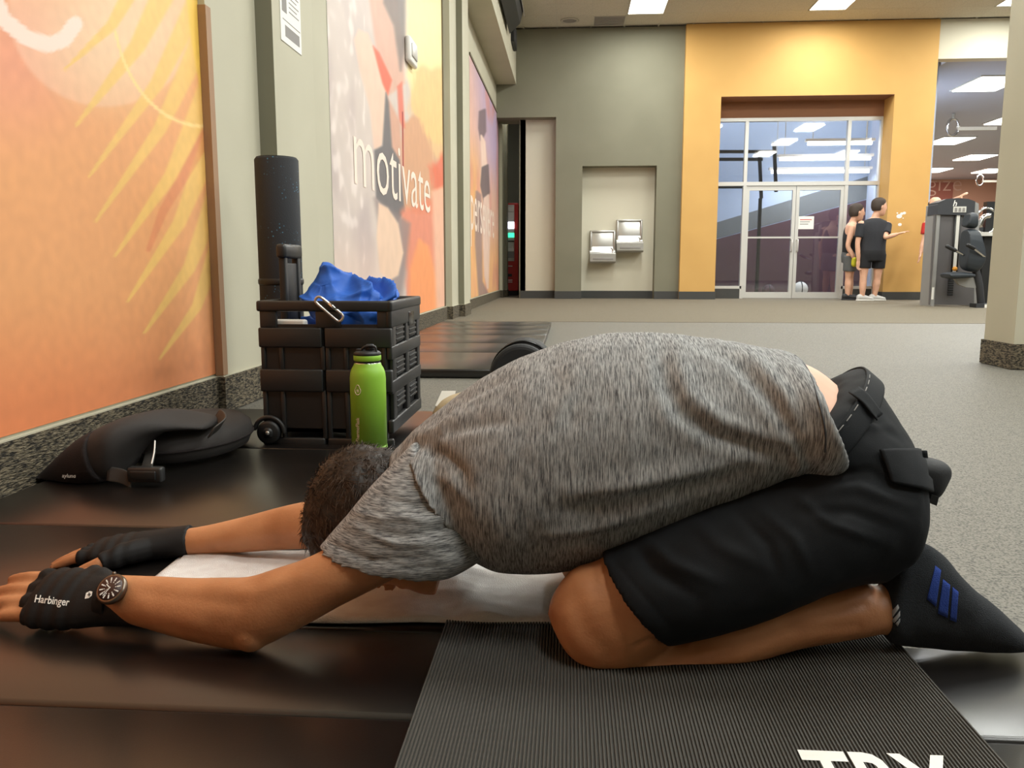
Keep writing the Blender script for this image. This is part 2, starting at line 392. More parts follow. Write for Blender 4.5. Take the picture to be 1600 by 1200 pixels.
def f1(p, V):
    n1 = blobn(V, 1.6, 3); n2 = blobn(V, 30, 9)
    c = np.tile(np.array((232, 154, 92), float), (len(p), 1))
    c = mixc(c, (230, 124, 70), sm(420, 700, p[:, 1]))
    c = mixc(c, (230, 140, 110), .75*(1-sm(0, 190, np.hypot(p[:, 0]-20, (p[:, 1]-80)*.9))))
    c = mixc(c, (238, 200, 150), .75*(1-sm(20, 170, np.hypot(p[:, 0]-190, p[:, 1]-50))))
    c = mixc(c, (243, 205, 176), .4*(1-sm(148, 156, np.hypot((p[:, 0]-165), (p[:, 1]-10)*.97))))
    fr = [((290, -80), (120, 195), 5, 24), ((330, -40), (140, 275), 4, 20), ((330, 30), (150, 345), 4, 19), ((335, 120), (180, 400), 4, 20), ((340, 200), (200, 470), 4, 19), ((345, 290), (226, 520), 4, 18), ((345, 370), (250, 560), 3, 14), ((230, -60), (100, 110), 2, 16)]
    for (a, b, w1, w0) in fr:
        mid = ((a[0]+b[0])/2+10, (a[1]+b[1])/2+14)
        c = mixc(c, (240, 190, 92), .85*blade(p, [a, mid, b], w0, w1*.3))
    c = mixc(c, (246, 196, 66), .8*blade(p, [(300, -10), (306, 60), (320, 150)], 9, 5))
    d = np.abs(np.hypot((p[:, 0]-318), (p[:, 1]-0)*.72)-142); c = mixc(c, (252, 212, 130), .9*(1-sm(1, 3, d))*(p[:, 0] > 180))
    c = mixc(c, (214, 108, 66), .45*blade(p, [(330, 200), (255, 330), (232, 390)], 10, 3))
    c = c*(1+.07*(n2-.5)[:, None])*(1+.1*(n1-.5)[:, None])
    d, t, s = polyline_d(p, [(-10, -10), (5, 30), (40, 58), (75, 70), (100, 62), (117, 38)])
    c = mixc(c, (244, 220, 205), .95*(1-sm(11, 14, d)))
    return c
mural('wall_mural', -.6, Y1-.002, BH+.012, 2.4, 330, 330, f1, 'orange mural with yellow palm fronds, nearest the camera beside the cushion')
Y2a = Yat(523, XW); Y2b = Yat(694, XW); Z2 = Wl(700, 20, XW).z
def f2(p, V):
    n1 = blobn(V, 2.2, 5); n2 = blobn(V, 9, 2); x, y = p[:, 0], p[:, 1]; px = p+np.stack([(n2-.5)*10, (n1-.5)*18], 1)
    c = np.tile(np.array((206, 190, 182), float), (len(p), 1))
    c = mixc(c, (176, 158, 158), .7*sm(.45, .75, n1)*(x < 600))
    c = mixc(c, (240, 226, 220), .6*sm(.55, .8, n2)*(x < 570))
    c = mixc(c, (232, 196, 178), .6*sm(330, 460, y)*(x < 620))
    c = mixc(c, (248, 226, 158), 1-sm(-3, 8, poly_sd(px, [(632, -200), (720, -200), (720, 230), (662, 215), (650, 180), (640, 120)])))
    c = mixc(c, (230, 178, 110), .75*(1-sm(-6, 8, poly_sd(px, [(650, 110), (700, 100), (700, 260), (672, 240), (640, 170)]))))
    c = mixc(c, (208, 150, 112), 1-sm(-4, 6, poly_sd(px, [(628, 190), (655, 185), (685, 262), (700, 300), (700, 330), (625, 330)])))
    c = mixc(c, (224, 92, 62), .85*(1-sm(-6, 8, poly_sd(px, [(672, 262), (705, 225), (705, 320), (690, 330), (680, 300)]))))
    c = mixc(c, (228, 190, 168), 1-sm(-3, 3, poly_sd(p, [(553, 62), (560, 46), (575, 52), (590, 90), (603, 140), (606, 200), (594, 235), (584, 232), (578, 170), (562, 110)])))
    c = mixc(c, (214, 156, 132), .8*(1-sm(-3, 4, poly_sd(p, [(572, -40), (618, -40), (632, 130), (606, 150), (590, 90)]))))
    c = mixc(c, (96, 86, 84), .8*(1-sm(-3, 5, poly_sd(p, [(600, -100), (633, -100), (632, 70), (626, 110), (616, 40), (600, 5)]))))
    c = mixc(c, (226, 88, 60), 1-sm(-2, 3, poly_sd(p, [(583, 72), (592, 82), (612, 125), (606, 148), (598, 130)])))
    c = mixc(c, (220, 96, 74), .9*(1-sm(-2, 3, poly_sd(p, [(621, 135), (628, 128), (632, 200), (624, 190)]))))
    c = mixc(c, (204, 150, 126), 1-sm(-3, 4, poly_sd(p, [(604, 150), (625, 190), (630, 330), (600, 330)])))
    c = mixc(c, (92, 88, 92), 1-sm(-2, 3, poly_sd(p, [(603, 145), (607, 160), (612, 230), (624, 250), (632, 330), (622, 345), (588, 310), (585, 235), (598, 228)])))
    c = mixc(c, (226, 116, 84), .85*(1-sm(-5, 10, poly_sd(px, [(628, 335), (700, 290), (705, 480), (640, 480)]))))
    c = mixc(c, (130, 112, 112), .8*(1-sm(-4, 6, poly_sd(p, [(585, 310), (640, 350), (632, 430), (626, 470), (608, 440)]))))
    c = mixc(c, (232, 194, 166), 1-sm(-2, 3, poly_sd(p, [(592, 318), (606, 325), (622, 350), (630, 395), (622, 430), (608, 438), (594, 425), (589, 370)])))
    c = mixc(c, (248, 146, 84), 1-sm(-3, 6, poly_sd(p, [(655, 375), (668, 385), (680, 430), (684, 500), (640, 500), (642, 420)])))
    c = mixc(c, (236, 186, 156), .8*(1-sm(-3, 6, poly_sd(p, [(676, 300), (700, 290), (705, 500), (684, 500), (680, 400)]))))
    d, t, s = polyline_d(p, [(629, 175), (630, 262)]); c = mixc(c, (150, 30, 30), 1-sm(.6, 1.4, d))
    return c*(1+.06*(n2-.5)[:, None])
mu2 = mural('wall_mural', Y2a, Y2b, BH+.012, Z2, 260, 330, f2, 'pastel mural of an athlete lettered motivate, behind the black crate')
Y3a = Yat(735.5, XW); Y3b = Yat(779, XW); Z3 = Wl(779, 183, XW).z
def f3(p, V):
    n1 = blobn(V, 1.4, 15); n2 = blobn(V, 5, 22); x, y = p[:, 0], p[:, 1]
    c = np.tile(np.array((222, 170, 148), float), (len(p), 1))
    c = mixc(c, (178, 158, 204), .85*sm(-10, 30, x-735-(y-150)*.12)*(1-sm(230, 330, y)))
    c = mixc(c, (232, 166, 92), .9*(1-sm(740, 756, x))*sm(190, 300, y))
    c = mixc(c, (240, 176, 112), .9*sm(340, 420, y))
    c = mixc(c, (214, 132, 120), .6*sm(.5, .75, n1))
    c = mixc(c, (92, 74, 84), .8*(1-sm(0, 4, poly_sd(p, [(750, 175), (757, 172), (758, 205), (752, 218), (749, 200)]))))
    c = mixc(c, (236, 202, 186), 1-sm(0, 3, poly_sd(p, [(752, 212), (757, 222), (760, 262), (754, 262)])))
    c = mixc(c, (84, 72, 80), .85*(1-sm(0, 3, poly_sd(p, [(754, 262), (762, 258), (764, 300), (758, 320), (752, 290)]))))
    c = mixc(c, (232, 196, 180), 1-sm(0, 3, poly_sd(p, [(757, 310), (763, 305), (764, 380), (762, 450), (758, 430), (755, 350)])))
    c = mixc(c, (120, 100, 110), .7*(1-sm(0, 4, poly_sd(p, [(745, 300), (750, 305), (752, 440), (764, 465), (750, 465), (744, 380)]))))
    return c*(1+.08*(n2-.5)[:, None])
mu3 = mural('wall_mural', Y3a, Y3b, BH+.012, Z3, 160, 260, f3, 'purple and orange mural lettered persevere, farthest along the left wall')
# recess frames around murals 2 and 3
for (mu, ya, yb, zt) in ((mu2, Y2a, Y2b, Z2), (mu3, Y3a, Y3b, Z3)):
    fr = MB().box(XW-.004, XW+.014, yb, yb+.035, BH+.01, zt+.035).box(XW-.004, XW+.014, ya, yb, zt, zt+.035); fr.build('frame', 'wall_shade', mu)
def wall_word(s, xa, xb, ya_px, h_ratio, par, off, m):
    a = Yat(xa, XW); b = Yat(xb, XW); z = Wl(xa, ya_px, XW).z
    decal('lettering', s, (XW+.003, a, z), (0, b-a, 0), (0, 0, 1), m, par, off, 0, h_ratio)
wall_word('motivate', 557, 673, 288, .8, mu2, -.004, 'print_white')
wall_word('persevere', 735.8, 772, 358, 1.15, mu3, .0, 'print_white')
# ---- notice sheet, small wall fitting
z0 = Wl(452, 72, XB).z; ya, yb = Yat(452, XB), Yat(482, XB); zt = z0+(yb-ya)*1.45
t = thing('notice_sheet', 'white notice sheet with grey pictures pinned to the beige pilaster', 'paper', (XB+.002, (ya+yb)/2, z0))
MB().box(XB+.0005, XB+.003, ya, yb, z0, zt).build('paper', 'white', t)
q = lambda u0, u1, v0, v1: MB().box(XB+.003, XB+.0036, ya+(yb-ya)*u0, ya+(yb-ya)*u1, z0+(zt-z0)*v0, z0+(zt-z0)*v1)
q(.2, .9, .07, .19).build('printed_photo', 'photo_grey', t); q(.08, .3, .32, .62).build('printed_photo', 'photo_grey', t); q(.15, .95, .74, .97).build('printed_photo', 'photo_grey', t)
q(.1, .95, .235, .245).build('rule', 'photo_grey', t)
for k in range(5): q(.42, .9-.1*(k % 2), .36+.05*k, .372+.05*k).build('text_line', 'photo_grey', t)
ya = Yat(638, XW); yb = Yat(649, XW); z0 = Wl(643, 108, XW).z; z1 = Wl(643, 70, XW).z
t = thing('wall_fitting', 'small white rounded fitting on the yellow part of the motivate mural', 'fitting', (XW, (ya+yb)/2, z0))
MB().rbox(XW+.001, XW+.05, ya, yb, z0, z1, .02).build('housing', 'white', t, True); MB().rbox(XW+.05, XW+.06, ya+.05, yb-.05, z0+.05, z1-.05, .004).build('cover', 'alu', t, True)

# ---- far wall, grey-green with two recesses
XL = P(821, 300, YF).x; XO = P(1067, 250, YF-.12).x; XN0, XN1 = P(909, 360, YF).x, P(1024, 360, YF).x; ZN = P(970, 259, YF).z
XR1 = P(868, 300, YF).x; ZR = P(845, 183, YF).z; XR0 = P(813, 300, YF+.26).x
wb = thing('wall_back', 'grey-green far wall with two shallow recesses', 'wall', (XO, YF, FLOOR)); del wb['category']; struct(wb)
for a in ((XS-.6, XO+.1, ZR, ZC), (XR1, XN0, FLOOR, ZR), (XN0, XN1, ZN, ZR), (XN1, XO+.1, FLOOR, ZR)):
    MB().box(a[0], a[1], YF, YF+.3, a[2], a[3]).build('wall_section', 'wall_grey', wb)
MB().box(XR0, XR1+.05, YF+.26, YF+.7, FLOOR, ZR+.2).build('recess_panel', 'wall_cream', wb)
MB().box(XR1, XR1+.12, YF+.2, YF+.26, FLOOR, ZR+.2).build('recess_side', 'wall_grey', wb)
MB().box(XS-.6, XR1+.12, YF+.29, YF+.7, ZR, ZR+.2).build('recess_top', 'wall_grey', wb)
MB().box(XN0-.02, XN1+.02, YF+.3, YF+.4, FLOOR, ZN+.1).build('recess_panel', 'wall_cream', wb)
bb = thing('baseboard_back', 'dark vinyl base along the far wall', 'base', (XO, YF, FLOOR)); del bb['category']; struct(bb)
ZB = P(950, 455, YF).z
for a in ((XR1-.005, XN0, YF-.012, YF+.02), (XN1, XO+.02, YF-.012, YF+.02), (XN0, XN1, YF+.28, YF+.3), (XR0, XR1, YF+.235, YF+.26)):
    MB().box(a[0], a[1], a[2], a[3], FLOOR, ZB).build('base_strip', 'base_dark', bb)
# corridor beyond the end of the left wall
cb = MB().box(-6, XR0+.02, YF+3.2, YF+3.4, FLOOR, ZC).build('wall_corridor', 'wall_grey'); struct(cb, 'grey wall at the end of the corridor')
c2 = MB().box(-3.2, -3.0, Y9, YF+3.2, FLOOR, ZC).build('wall_corridor', 'wall_grey'); struct(c2, 'grey corridor side wall')
c3 = MB().box(XR0-.02, XR0+.1, YF+.26, YF+3.2, FLOOR, ZC).build('wall_corridor', 'wall_grey'); struct(c3, 'grey corridor side wall behind the cream recess')
cl = thing('ceiling_lamp', 'unseen panel lamp added to brighten the corridor by the vending machine', 'lamp', (-1.4, YF+.8, ZS))  # out-of-view lamp and area light, added to lift the dark corridor
MB().box(-1.8, -1.2, YF+.5, YF+1.1, ZS+.02, ZS+.045).build('diffuser', 'lamp', cl); MB().box(-1.84, -1.16, YF+.46, YF+1.14, ZS+.03, ZS+.05).build('frame', 'grid', cl)
ld = bpy.data.lights.new('corridor_fill_light', 'AREA'); ld.size = .6; ld.energy = 45; lo = bpy.data.objects.new('corridor_fill_light', ld); COL.objects.link(lo); lo.location = (-1.5, YF+.8, ZS)
cc = MB().box(-3.1, XR0, Y9, YF+3.3, ZS+.05, ZS+.15).build('ceiling', 'ceiling'); struct(cc, 'low corridor ceiling')

# ---- orange portal wall
YO = YF-.12
XP0, XP1 = P(1122, 300, YO).x, P(1398, 150, YO).x; ZP = P(1260, 149, YO).z; XE = P(1455, 250, YO).x
YS = Wl(1379, 184, XP1).y                                # storefront plane
wo = thing('wall_orange', 'orange accent wall around the glazed double doors', 'wall', (XO, YO, FLOOR)); del wo['category']; struct(wo)
MB().box(XO, XP0, YO, YS+.1, FLOOR, ZC).build('wall_section', 'wall_orange', wo)
MB().box(XP1, XE, YO, YS+.1, FLOOR, ZC).build('wall_section', 'wall_orange', wo)
MB().box(XP0, XP1, YO, YS+.1, ZP, ZC).build('wall_section', 'wall_orange', wo)
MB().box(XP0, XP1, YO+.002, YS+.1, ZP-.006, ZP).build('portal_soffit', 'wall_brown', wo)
MB().box(XO-.01, XP0+.01, YO-.012, YO, FLOOR, ZB).build('base_strip', 'base_dark', bb); MB().box(XP1-.01, XE+.01, YO-.012, YO, FLOOR, ZB).build('base_strip', 'base_dark', bb)
MB().box(XP1-.012, XP1, YO, YS, FLOOR, ZB).build('base_strip', 'base_dark', bb)
# chipped paint marks
for (px, py, r) in ((1405, 338, .05), (1409, 334, .03), (1413, 333, .03), (1406, 351, .035), (1402, 333, .015), (1411, 341, .012)):
    c = P(px, py, YO-.001); MB().loft([(c, Vector((r, 0, 0)), Vector((0, 0, r*.8))), (c+Vector((0, -.002, 0)), Vector((r*.8, 0, 0)), Vector((0, 0, r*.7)))], 9, 1).build('paint_chip', 'white', wo)

# ---- storefront
def X_(px, py=300): return P(px, py, YS).x
def Z_(py, px=1260): return P(px, py, YS).z
xs = [XP0, X_(1163), X_(1321), XP1]; zt_, zm = Z_(184), Z_(287); fw_ = .03
sf = thing('window_1', 'aluminium framed glazed screen with transom lights', 'window', (XP0, YS, FLOOR)); del sf['category']; struct(sf)
for x in xs: MB().box(max(x-fw_, XP0), min(x+fw_, XP1), YS-.05, YS+.05, FLOOR, zt_).build('mullion', 'alu', sf)
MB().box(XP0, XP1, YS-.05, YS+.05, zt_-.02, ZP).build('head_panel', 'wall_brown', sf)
MB().box(XP0, XP1, YS-.055, YS+.055, zt_-.06, zt_).build('head_rail', 'alu', sf); MB().box(XP0, XP1, YS-.055, YS+.055, zm-.035, zm+.035).build('transom_rail', 'alu', sf)
zs_ = Z_(447)
for a, b in ((xs[0], xs[1]), (xs[2], xs[3])):
    MB().box(a, b, YS-.05, YS+.05, zs_-.05, zs_).build('sill_rail', 'alu', sf); MB().box(a, b, YS-.045, YS+.04, FLOOR, zs_-.05).build('kick_panel', 'base_dark', sf)
    MB().box(a, b, YS-.004, YS+.004, zs_, zm).build('pane', 'glass', sf)
for a, b in zip(xs[:-1], xs[1:]): MB().box(a, b, YS-.004, YS+.004, zm, zt_).build('pane', 'glass', sf)
xm = X_(1240, 380); zr = Z_(371)
for i, (a, b, nm) in enumerate(((xs[1]+.03, xm-.004, 'left'), (xm+.004, xs[2]-.03, 'right'))):
    d = thing('door_%d' % (i+1), nm+' leaf of the aluminium glazed double doors', 'door', (a, YS, FLOOR)); del d['category']; struct(d)
    MB().box(a, a+.06, YS-.03, YS+.03, FLOOR+.01, zm-.04).build('stile', 'alu', d); MB().box(b-.06, b, YS-.03, YS+.03, FLOOR+.01, zm-.04).build('stile', 'alu', d)
    MB().box(a+.06, b-.06, YS-.03, YS+.03, FLOOR+.01, FLOOR+.12).build('bottom_rail', 'alu', d); MB().box(a+.06, b-.06, YS-.03, YS+.03, zm-.12, zm-.04).build('top_rail', 'alu', d)
    MB().box(a+.06, b-.06, YS-.03, YS+.03, zr-.015, zr+.015).build('mid_rail', 'alu', d)
    MB().box(a+.06, b-.06, YS-.004, YS+.004, FLOOR+.12, zr-.015).build('pane', 'glass', d); MB().box(a+.06, b-.06, YS-.004, YS+.004, zr+.015, zm-.12).build('pane', 'glass', d)
    hx = (b-.05) if i == 0 else (a+.05); sx = -1 if i == 0 else 1
    MB().tube([(hx, YS-.03, zr-.05), (hx, YS-.09, zr-.05), (hx, YS-.09, zr-.25), (hx, YS-.03, zr-.25)], .013, 8, 3).build('pull_handle', 'alu', d, True)
    if i == 1:
        n0 = P(1246, 338, YS-.006); n1 = P(1271, 358, YS-.006)
        ns = thing('door_notice', 'white paper notice taped on the right door pane', 'paper', ((n0.x+n1.x)/2, YS-.008, n1.z))
        MB().box(n0.x, n1.x, YS-.008, YS-.0045, n1.z, n0.z).build('paper', 'white', ns)
        for k in range(3): MB().box(n0.x+.05, n1.x-.04-.03*k, YS-.0086, YS-.008, n0.z-.07-.04*k, n0.z-.055-.04*k).build('text_line', 'red' if k == 0 else 'photo_grey', ns)
# ---- court behind the glass
YR = YS+3.2; x0, x1 = XP0-.5, XE+.2
wr = thing('wall_court', 'court wall behind the glass, maroon below and pale blue above', 'wall', (x0, YR, FLOOR)); del wr['category']; struct(wr)
MB().box(x0, x1, YR, YR+.2, FLOOR, 7).build('wall_section', 'blue_wall', wr)
def RP(px, py, o=.0): return P(px, py, YR-o)
dia = [((1040, 395), (1400, 300)), ((1040, 372), (1400, 262))]
a, b = RP(*dia[0][0], .01), RP(*dia[0][1], .01); c_, d_ = RP(*dia[1][0], .01), RP(*dia[1][1], .01)
MB().prism([(a.x, YR-.01, FLOOR), (b.x, YR-.01, FLOOR), (b.x, YR-.01, b.z), (a.x, YR-.01, a.z)], (0, .01, 0)).build('maroon_panel', 'purple', wr)
MB().prism([(a.x, YR-.01, a.z+.02), (b.x, YR-.01, b.z+.02), (d_.x, YR-.01, d_.z), (c_.x, YR-.01, c_.z)], (0, .01, 0)).build('grey_band', 'stripe_grey', wr)
w2 = MB().box(x1, x1+.08, YS+.1, YR+.2, FLOOR, 7).build('wall_court', 'blue_wall'); struct(w2, 'pale right side wall of the court')
w2 = MB().box(x0-.2, x0, YS+.1, YR+.2, FLOOR, 7).build('wall_court', 'blue_wall'); struct(w2, 'pale left side wall of the court')
w3 = MB().box(x0, x1, YS+.1, YR+.2, 6.2, 6.3).build('ceiling', 'ceiling'); struct(w3, 'ceiling of the court behind the glass')
for (pa, pb, Y, nm) in (((1262, 222), (1362, 226), YS+1.6, 'top'), ((1218, 247), (1360, 249), YS+2.1, 'middle'), ((1205, 270), (1358, 266), YS+2.7, 'lowest')):
    A, B = P(*pa, Y), P(*pb, Y); z = (A.z+B.z)/2
    t = thing('tube_lamp', nm+' of the three bright fluorescent battens seen through the glass', 'lamp', ((A.x+B.x)/2, Y, z))
    ld = bpy.data.lights.new('batten_light', 'AREA'); ld.shape = 'RECTANGLE'; ld.size = B.x-A.x; ld.size_y = .1; ld.energy = 18; lo = bpy.data.objects.new('batten_light', ld); COL.objects.link(lo); lo.location = ((A.x+B.x)/2, Y, z-.05)
    MB().cyl((A.x, Y, z), (B.x, Y, z), .035, 10).build('tube', 'lamp', t, True); MB().box(A.x-.05, B.x+.05, Y-.06, Y+.06, z+.04, z+.09).build('fitting', 'white', t)
    for x in (A.x+.1, B.x-.1): MB().cyl((x, Y, z+.09), (x, Y, 6.2), .008, 6).build('hanger', 'grid', t)
for k in range(2):  # unseen overhead fill lights, added to brighten the upper court walls
    ld = bpy.data.lights.new('court_fill_light', 'AREA'); ld.size = 1.0; ld.energy = 110; ld.color = (.92, .97, 1); lo = bpy.data.objects.new('court_fill_light', ld); COL.objects.link(lo); lo.location = (XP0+.8+k*1.9, YS+1.5, 6.15)
fr = thing('pull_up_frame', 'black steel pull-up frame behind the left panes', 'gym frame', (*P(1150, 430, YS+3)[:2], FLOOR))
Yf = YS+1.4
for (a, b) in (((1095, 237), (1205, 237)), ((1095, 249), (1190, 249)), ((1188, 237), (1188, 310)), ((1211, 222), (1211, 300)), ((1095, 292), (1190, 292))):
    A, B = P(*a, Yf), P(*b, Yf); MB().obox((A+B)/2, ((B-A)/2)+Vector((.02, 0, 0)), (0, .03, 0), Vector((0, 0, .03)) if abs(A.z-B.z) < .2 else Vector((.03, 0, 0))).build('bar', 'black', fr)
A = P(1188, 310, Yf); MB().box(A.x-.03, A.x+.03, Yf-.03, Yf+.03, FLOOR, A.z).build('post', 'black', fr); A = P(1097, 310, Yf); MB().box(A.x-.03, A.x+.03, Yf-.03, Yf+.03, FLOOR, P(1097, 237, Yf).z).build('post', 'black', fr)
for (px, py, r, m, lb) in ((1251, 440, .15, 'white', 'black and white ball on the court floor behind the right door'), (1201, 445, .12, 'purple', 'dark maroon ball behind the left door pane'), (1144, 442, .1, 'photo_grey', 'grey ball behind the left sidelight pane')):
    c = P(px, py, YS+1.2); c.z = FLOOR+r
    t = thing('medicine_ball', lb, 'ball', (c.x, c.y, FLOOR)); MB().ell(c, r, r, r, 18).build('ball_body', m, t, True)
    for ax in ((r*1.01, 0, 0), (0, r*1.01, 0)):
        A = Vector(ax); MB().tube([c+A*math.cos(k*.785)+Vector((0, 0, r*1.01))*math.sin(k*.785) for k in range(8)], r*.07, 6, 2, True).build('seam', 'black', t, True)

# ---- opening on the right into a lower gym hall
XH1 = 22
lt = MB().box(XE, XH1, YO+.02, YO+.25, P(1500, 91, YO).z, ZC).build('trim_2', 'wall_cream'); struct(lt, 'cream lintel above the opening to the next hall')
ZL = P(1500, 91, YO).z; YE = G(1500, 281, ZL).y
dc = MB().box(XE+.29, XH1+10, YO+.25, YE+.3, ZL+.02, ZL+.12).build('ceiling', 'dim_ceiling'); struct(dc, 'low grey ceiling of the next hall')
we = MB().box(XE-8, XH1+10, YE, YE+.2, FLOOR, ZL+.02).build('wall_hall', 'terracotta'); struct(we, 'terracotta end wall of the next hall')
t = thing('hall_mural', 'terracotta mural with pale letters on the far end of the next hall', 'mural', (*P(1470, 300, YE-.01)[:2], P(1470, 330, YE).z))
A = P(1430, 330, YE-.01); B = P(1490, 285, YE-.01); MB().box(A.x, B.x, YE-.012, YE-.002, A.z, B.z).build('dark_patch', 'terracotta_dark', t)
a, b = P(1384, 299, YE-.02), P(1502, 299, YE-.02); decal('lettering', 'energize', a, (b.x-a.x, 0, 0), (0, 0, 1), 'print_terra', t, -.012, 0, 1.0)
hl = [(1545, 131, 60), (1484, 220, 44), (1523, 246, 40), (1459, 266, 20), (1548, 267, 30), (1585, 187, 14)]
for k, (px, py, wpx) in enumerate(hl):
    c = G(px, py, ZL); 
    t = thing('hall_ceiling_lamp', ['largest bright panel in the grey ceiling right of the orange wall', 'bright ceiling panel left of centre in the next hall', 'bright ceiling panel right of centre in the next hall', 'small bright ceiling panel at the orange wall edge', 'bright ceiling panel low beside the beige column', 'narrow bright panel cut off by the beige column'][k], 'lamp', (c.x, c.y, ZL), 'ceiling panels of the next hall')
    MB().box(c.x-.42, c.x+.42, c.y-.62, c.y+.62, ZL-.02, ZL+.02).build('diffuser', 'lamp', t); MB().box(c.x-.46, c.x+.46, c.y-.66, c.y+.66, ZL, ZL+.05).build('frame', 'grid', t)
for k in range(8):
    ld = bpy.data.lights.new('hall_light', 'AREA'); ld.size = 1.2; ld.energy = 340; lo = bpy.data.objects.new('hall_light', ld); COL.objects.link(lo); lo.location = (XE+1.5+(k % 2)*4, YO+3+(k//2)*5.4, ZL-.05)
for k, (px, py) in enumerate(((1490, 178), (1532, 269))):
    c = G(px, py, ZL); t = thing('ceiling_bracket', ['chrome bracket hanging from the grey ceiling beside the orange wall', 'small chrome bracket hanging low beside the beige column'][k], 'bracket', (c.x, c.y, ZL))
    MB().tube([(c.x+.13*math.cos(a), c.y, ZL-.3+.2*math.sin(a)) for a in np.linspace(0, 6.283, 9)[:-1]], .03, 8, 2, True).build('ring', 'chrome', t, True); MB().cyl((c.x, c.y, ZL-.1), (c.x, c.y, ZL), .04).build('stem', 'grid', t)
    MB().box(c.x+.1, c.x+1.0, c.y-.03, c.y+.03, ZL-.38, ZL-.3).build('arm', 'grid', t)

# ---- ceiling: grid of tiles
ce = thing('ceiling', 'suspended tile ceiling with bright panels', 'ceiling', (0, 0, ZC)); del ce['category']; struct(ce)
MB().box(-6, 34, -8, YF+.3, ZC+.03, ZC+.12).build('ceiling_deck', 'ceiling', ce)
TY0 = LY0-.6; tm = MB().box(-.295, .295, -.295, .295, -.004, .02).mesh('tile'); tm.materials.append(MATS['ceiling'])
lampcells = [(lx, ly) for lx, ly in LAMPS]
for j in range(-1, 3):
    for i in range(-4, 21):
        x = LX0+i*.6; y = TY0+.3+j*.6
        if y+.3 > YF+.05: continue
        if any(abs(x-lx) < .5 and abs(y-ly) < .7 for lx, ly in lampcells): continue
        o = bpy.data.objects.new('ceiling_tile', tm); COL.objects.link(o); o.location = (x, y, ZC); o.parent = ce; o.matrix_parent_inverse = pinv(ce)
gm = MB()
for i in range(-5, 22): gm.box(LX0+(i+.5)*.6-.012, LX0+(i+.5)*.6+.012, TY0-.6, YF, ZC-.003, ZC+.03)
for j in range(-1, 4): gm.box(XS, XH1, TY0+j*.6-.012, TY0+j*.6+.012, ZC-.003, ZC+.03)
gm.build('ceiling_grid', 'grid', ce)
nm = ['front left', 'front right']
for k, (lx, ly) in enumerate(LAMPS):
    i, j = k % 4, k//4
    if j > 0:
        MB().box(lx-.29, lx+.29, ly-.59, ly+.59, ZC-.008, ZC+.02).build('lamp_panel', 'lamp', ce); continue
    lb = ['bright ceiling panel above the grey-green wall', 'bright ceiling panel above the orange wall', 'bright ceiling panel above the beige column', 'bright ceiling panel farthest right of the row'][i]
    t = thing('ceiling_lamp', lb, 'lamp', (lx, ly, ZC), 'panel lamps in the tile ceiling')
    MB().box(lx-.29, lx+.29, ly-.59, ly+.59, ZC-.008, ZC+.02).build('diffuser', 'lamp', t)
    MB().box(lx-.31, lx-.29, ly-.61, ly+.61, ZC-.014, ZC+.02).box(lx+.29, lx+.31, ly-.61, ly+.61, ZC-.014, ZC+.02).box(lx-.31, lx+.31, ly-.61, ly-.59, ZC-.014, ZC+.02).box(lx-.31, lx+.31, ly+.59, ly+.61, ZC-.014, ZC+.02).build('frame', 'grid', t)
for (px, py, lb) in ((890, 31, 'round ceiling speaker grille above the grey-green wall'),):
    c = G(px, py, ZC); t = thing('ceiling_speaker', lb, 'speaker', (c.x, c.y, ZC)); MB().lathe((c.x, c.y, ZC-.02), [(.15, .02), (.16, .0), (.13, -.004), (.12, .008)]).build('bezel', 'grid', t, True); MB().lathe((c.x, c.y, ZC-.016), [(.12, 0), (.12, .01)]).build('grille', 'photo_grey', t)
c = G(952, 32, ZC); t = thing('air_vent', 'dark square air vent in the tile ceiling', 'vent', (c.x, c.y, ZC)); MB().box(c.x-.28, c.x+.28, c.y-.28, c.y+.28, ZC-.012, ZC).build('frame', 'grid', t)
for k in range(7): MB().box(c.x-.26, c.x+.26, c.y-.26+k*.075, c.y-.22+k*.075, ZC-.02, ZC-.01).build('louvre', 'photo_grey', t)
# rest of the room outside the frame
wq = MB().box(-6, 34, -8.2, -8, FLOOR, ZC).build('wall_rear', 'wall_beige'); struct(wq, 'plain beige wall behind the camera')

# ---- column on the right
CB = G(1530, 566); cx0 = CB.x; cyf = Wl(1594, 400, cx0).y
co = thing('column', 'beige square column with a carpet-covered foot on the right', 'column', (cx0+.4, CB.y-.15, FLOOR)); del co['category']; struct(co)
MB().box(cx0+.012, cx0+.8, cyf+.012, CB.y-.012, FLOOR, ZC).build('shaft', 'wall_beige', co)
MB().box(cx0, cx0+.81, cyf, CB.y, FLOOR, BH).build('carpet_base', 'base_carpet', co)

# ================================================================== MATS AND THINGS ON THE FLOOR
def panel(x0, x1, y0, y1, z0, z1, par, m='vinyl'):
    return MB().rbox(x0, x1, y0, y1, z0, z1, .008).build('mat_panel', m, par, True)
YA = G(0, 1096, 0).y; YBm = G(60, 967, 0).y; YC = G(200, 822, 0).y
t = thing('folding_mat', 'black vinyl folding mat nearest the camera, under the ribbed mat', 'gym mat', (0, .5, FLOOR))
panel(XW+.04, 1.3, -.3, YA, FLOOR, -.001, t); panel(XW+.04, 1.3, YA+.001, YBm, FLOOR, 0, t)
t = thing('folding_mat', 'black glossy folding mat under the cushion and the crate', 'gym mat', (-.5, 2, FLOOR))
panel(XW+.04, .40, YBm+.002, YC, FLOOR, 0, t); panel(XW+.04, .40, YC+.001, YC+.75, FLOOR, 0, t); panel(XW+.04, .40, YC+.751, 3.02, FLOOR, -.001, t)
YM0 = G(660, 580, .02).y; mx0 = XW+.12; mx1 = G(857, 515, .02).x
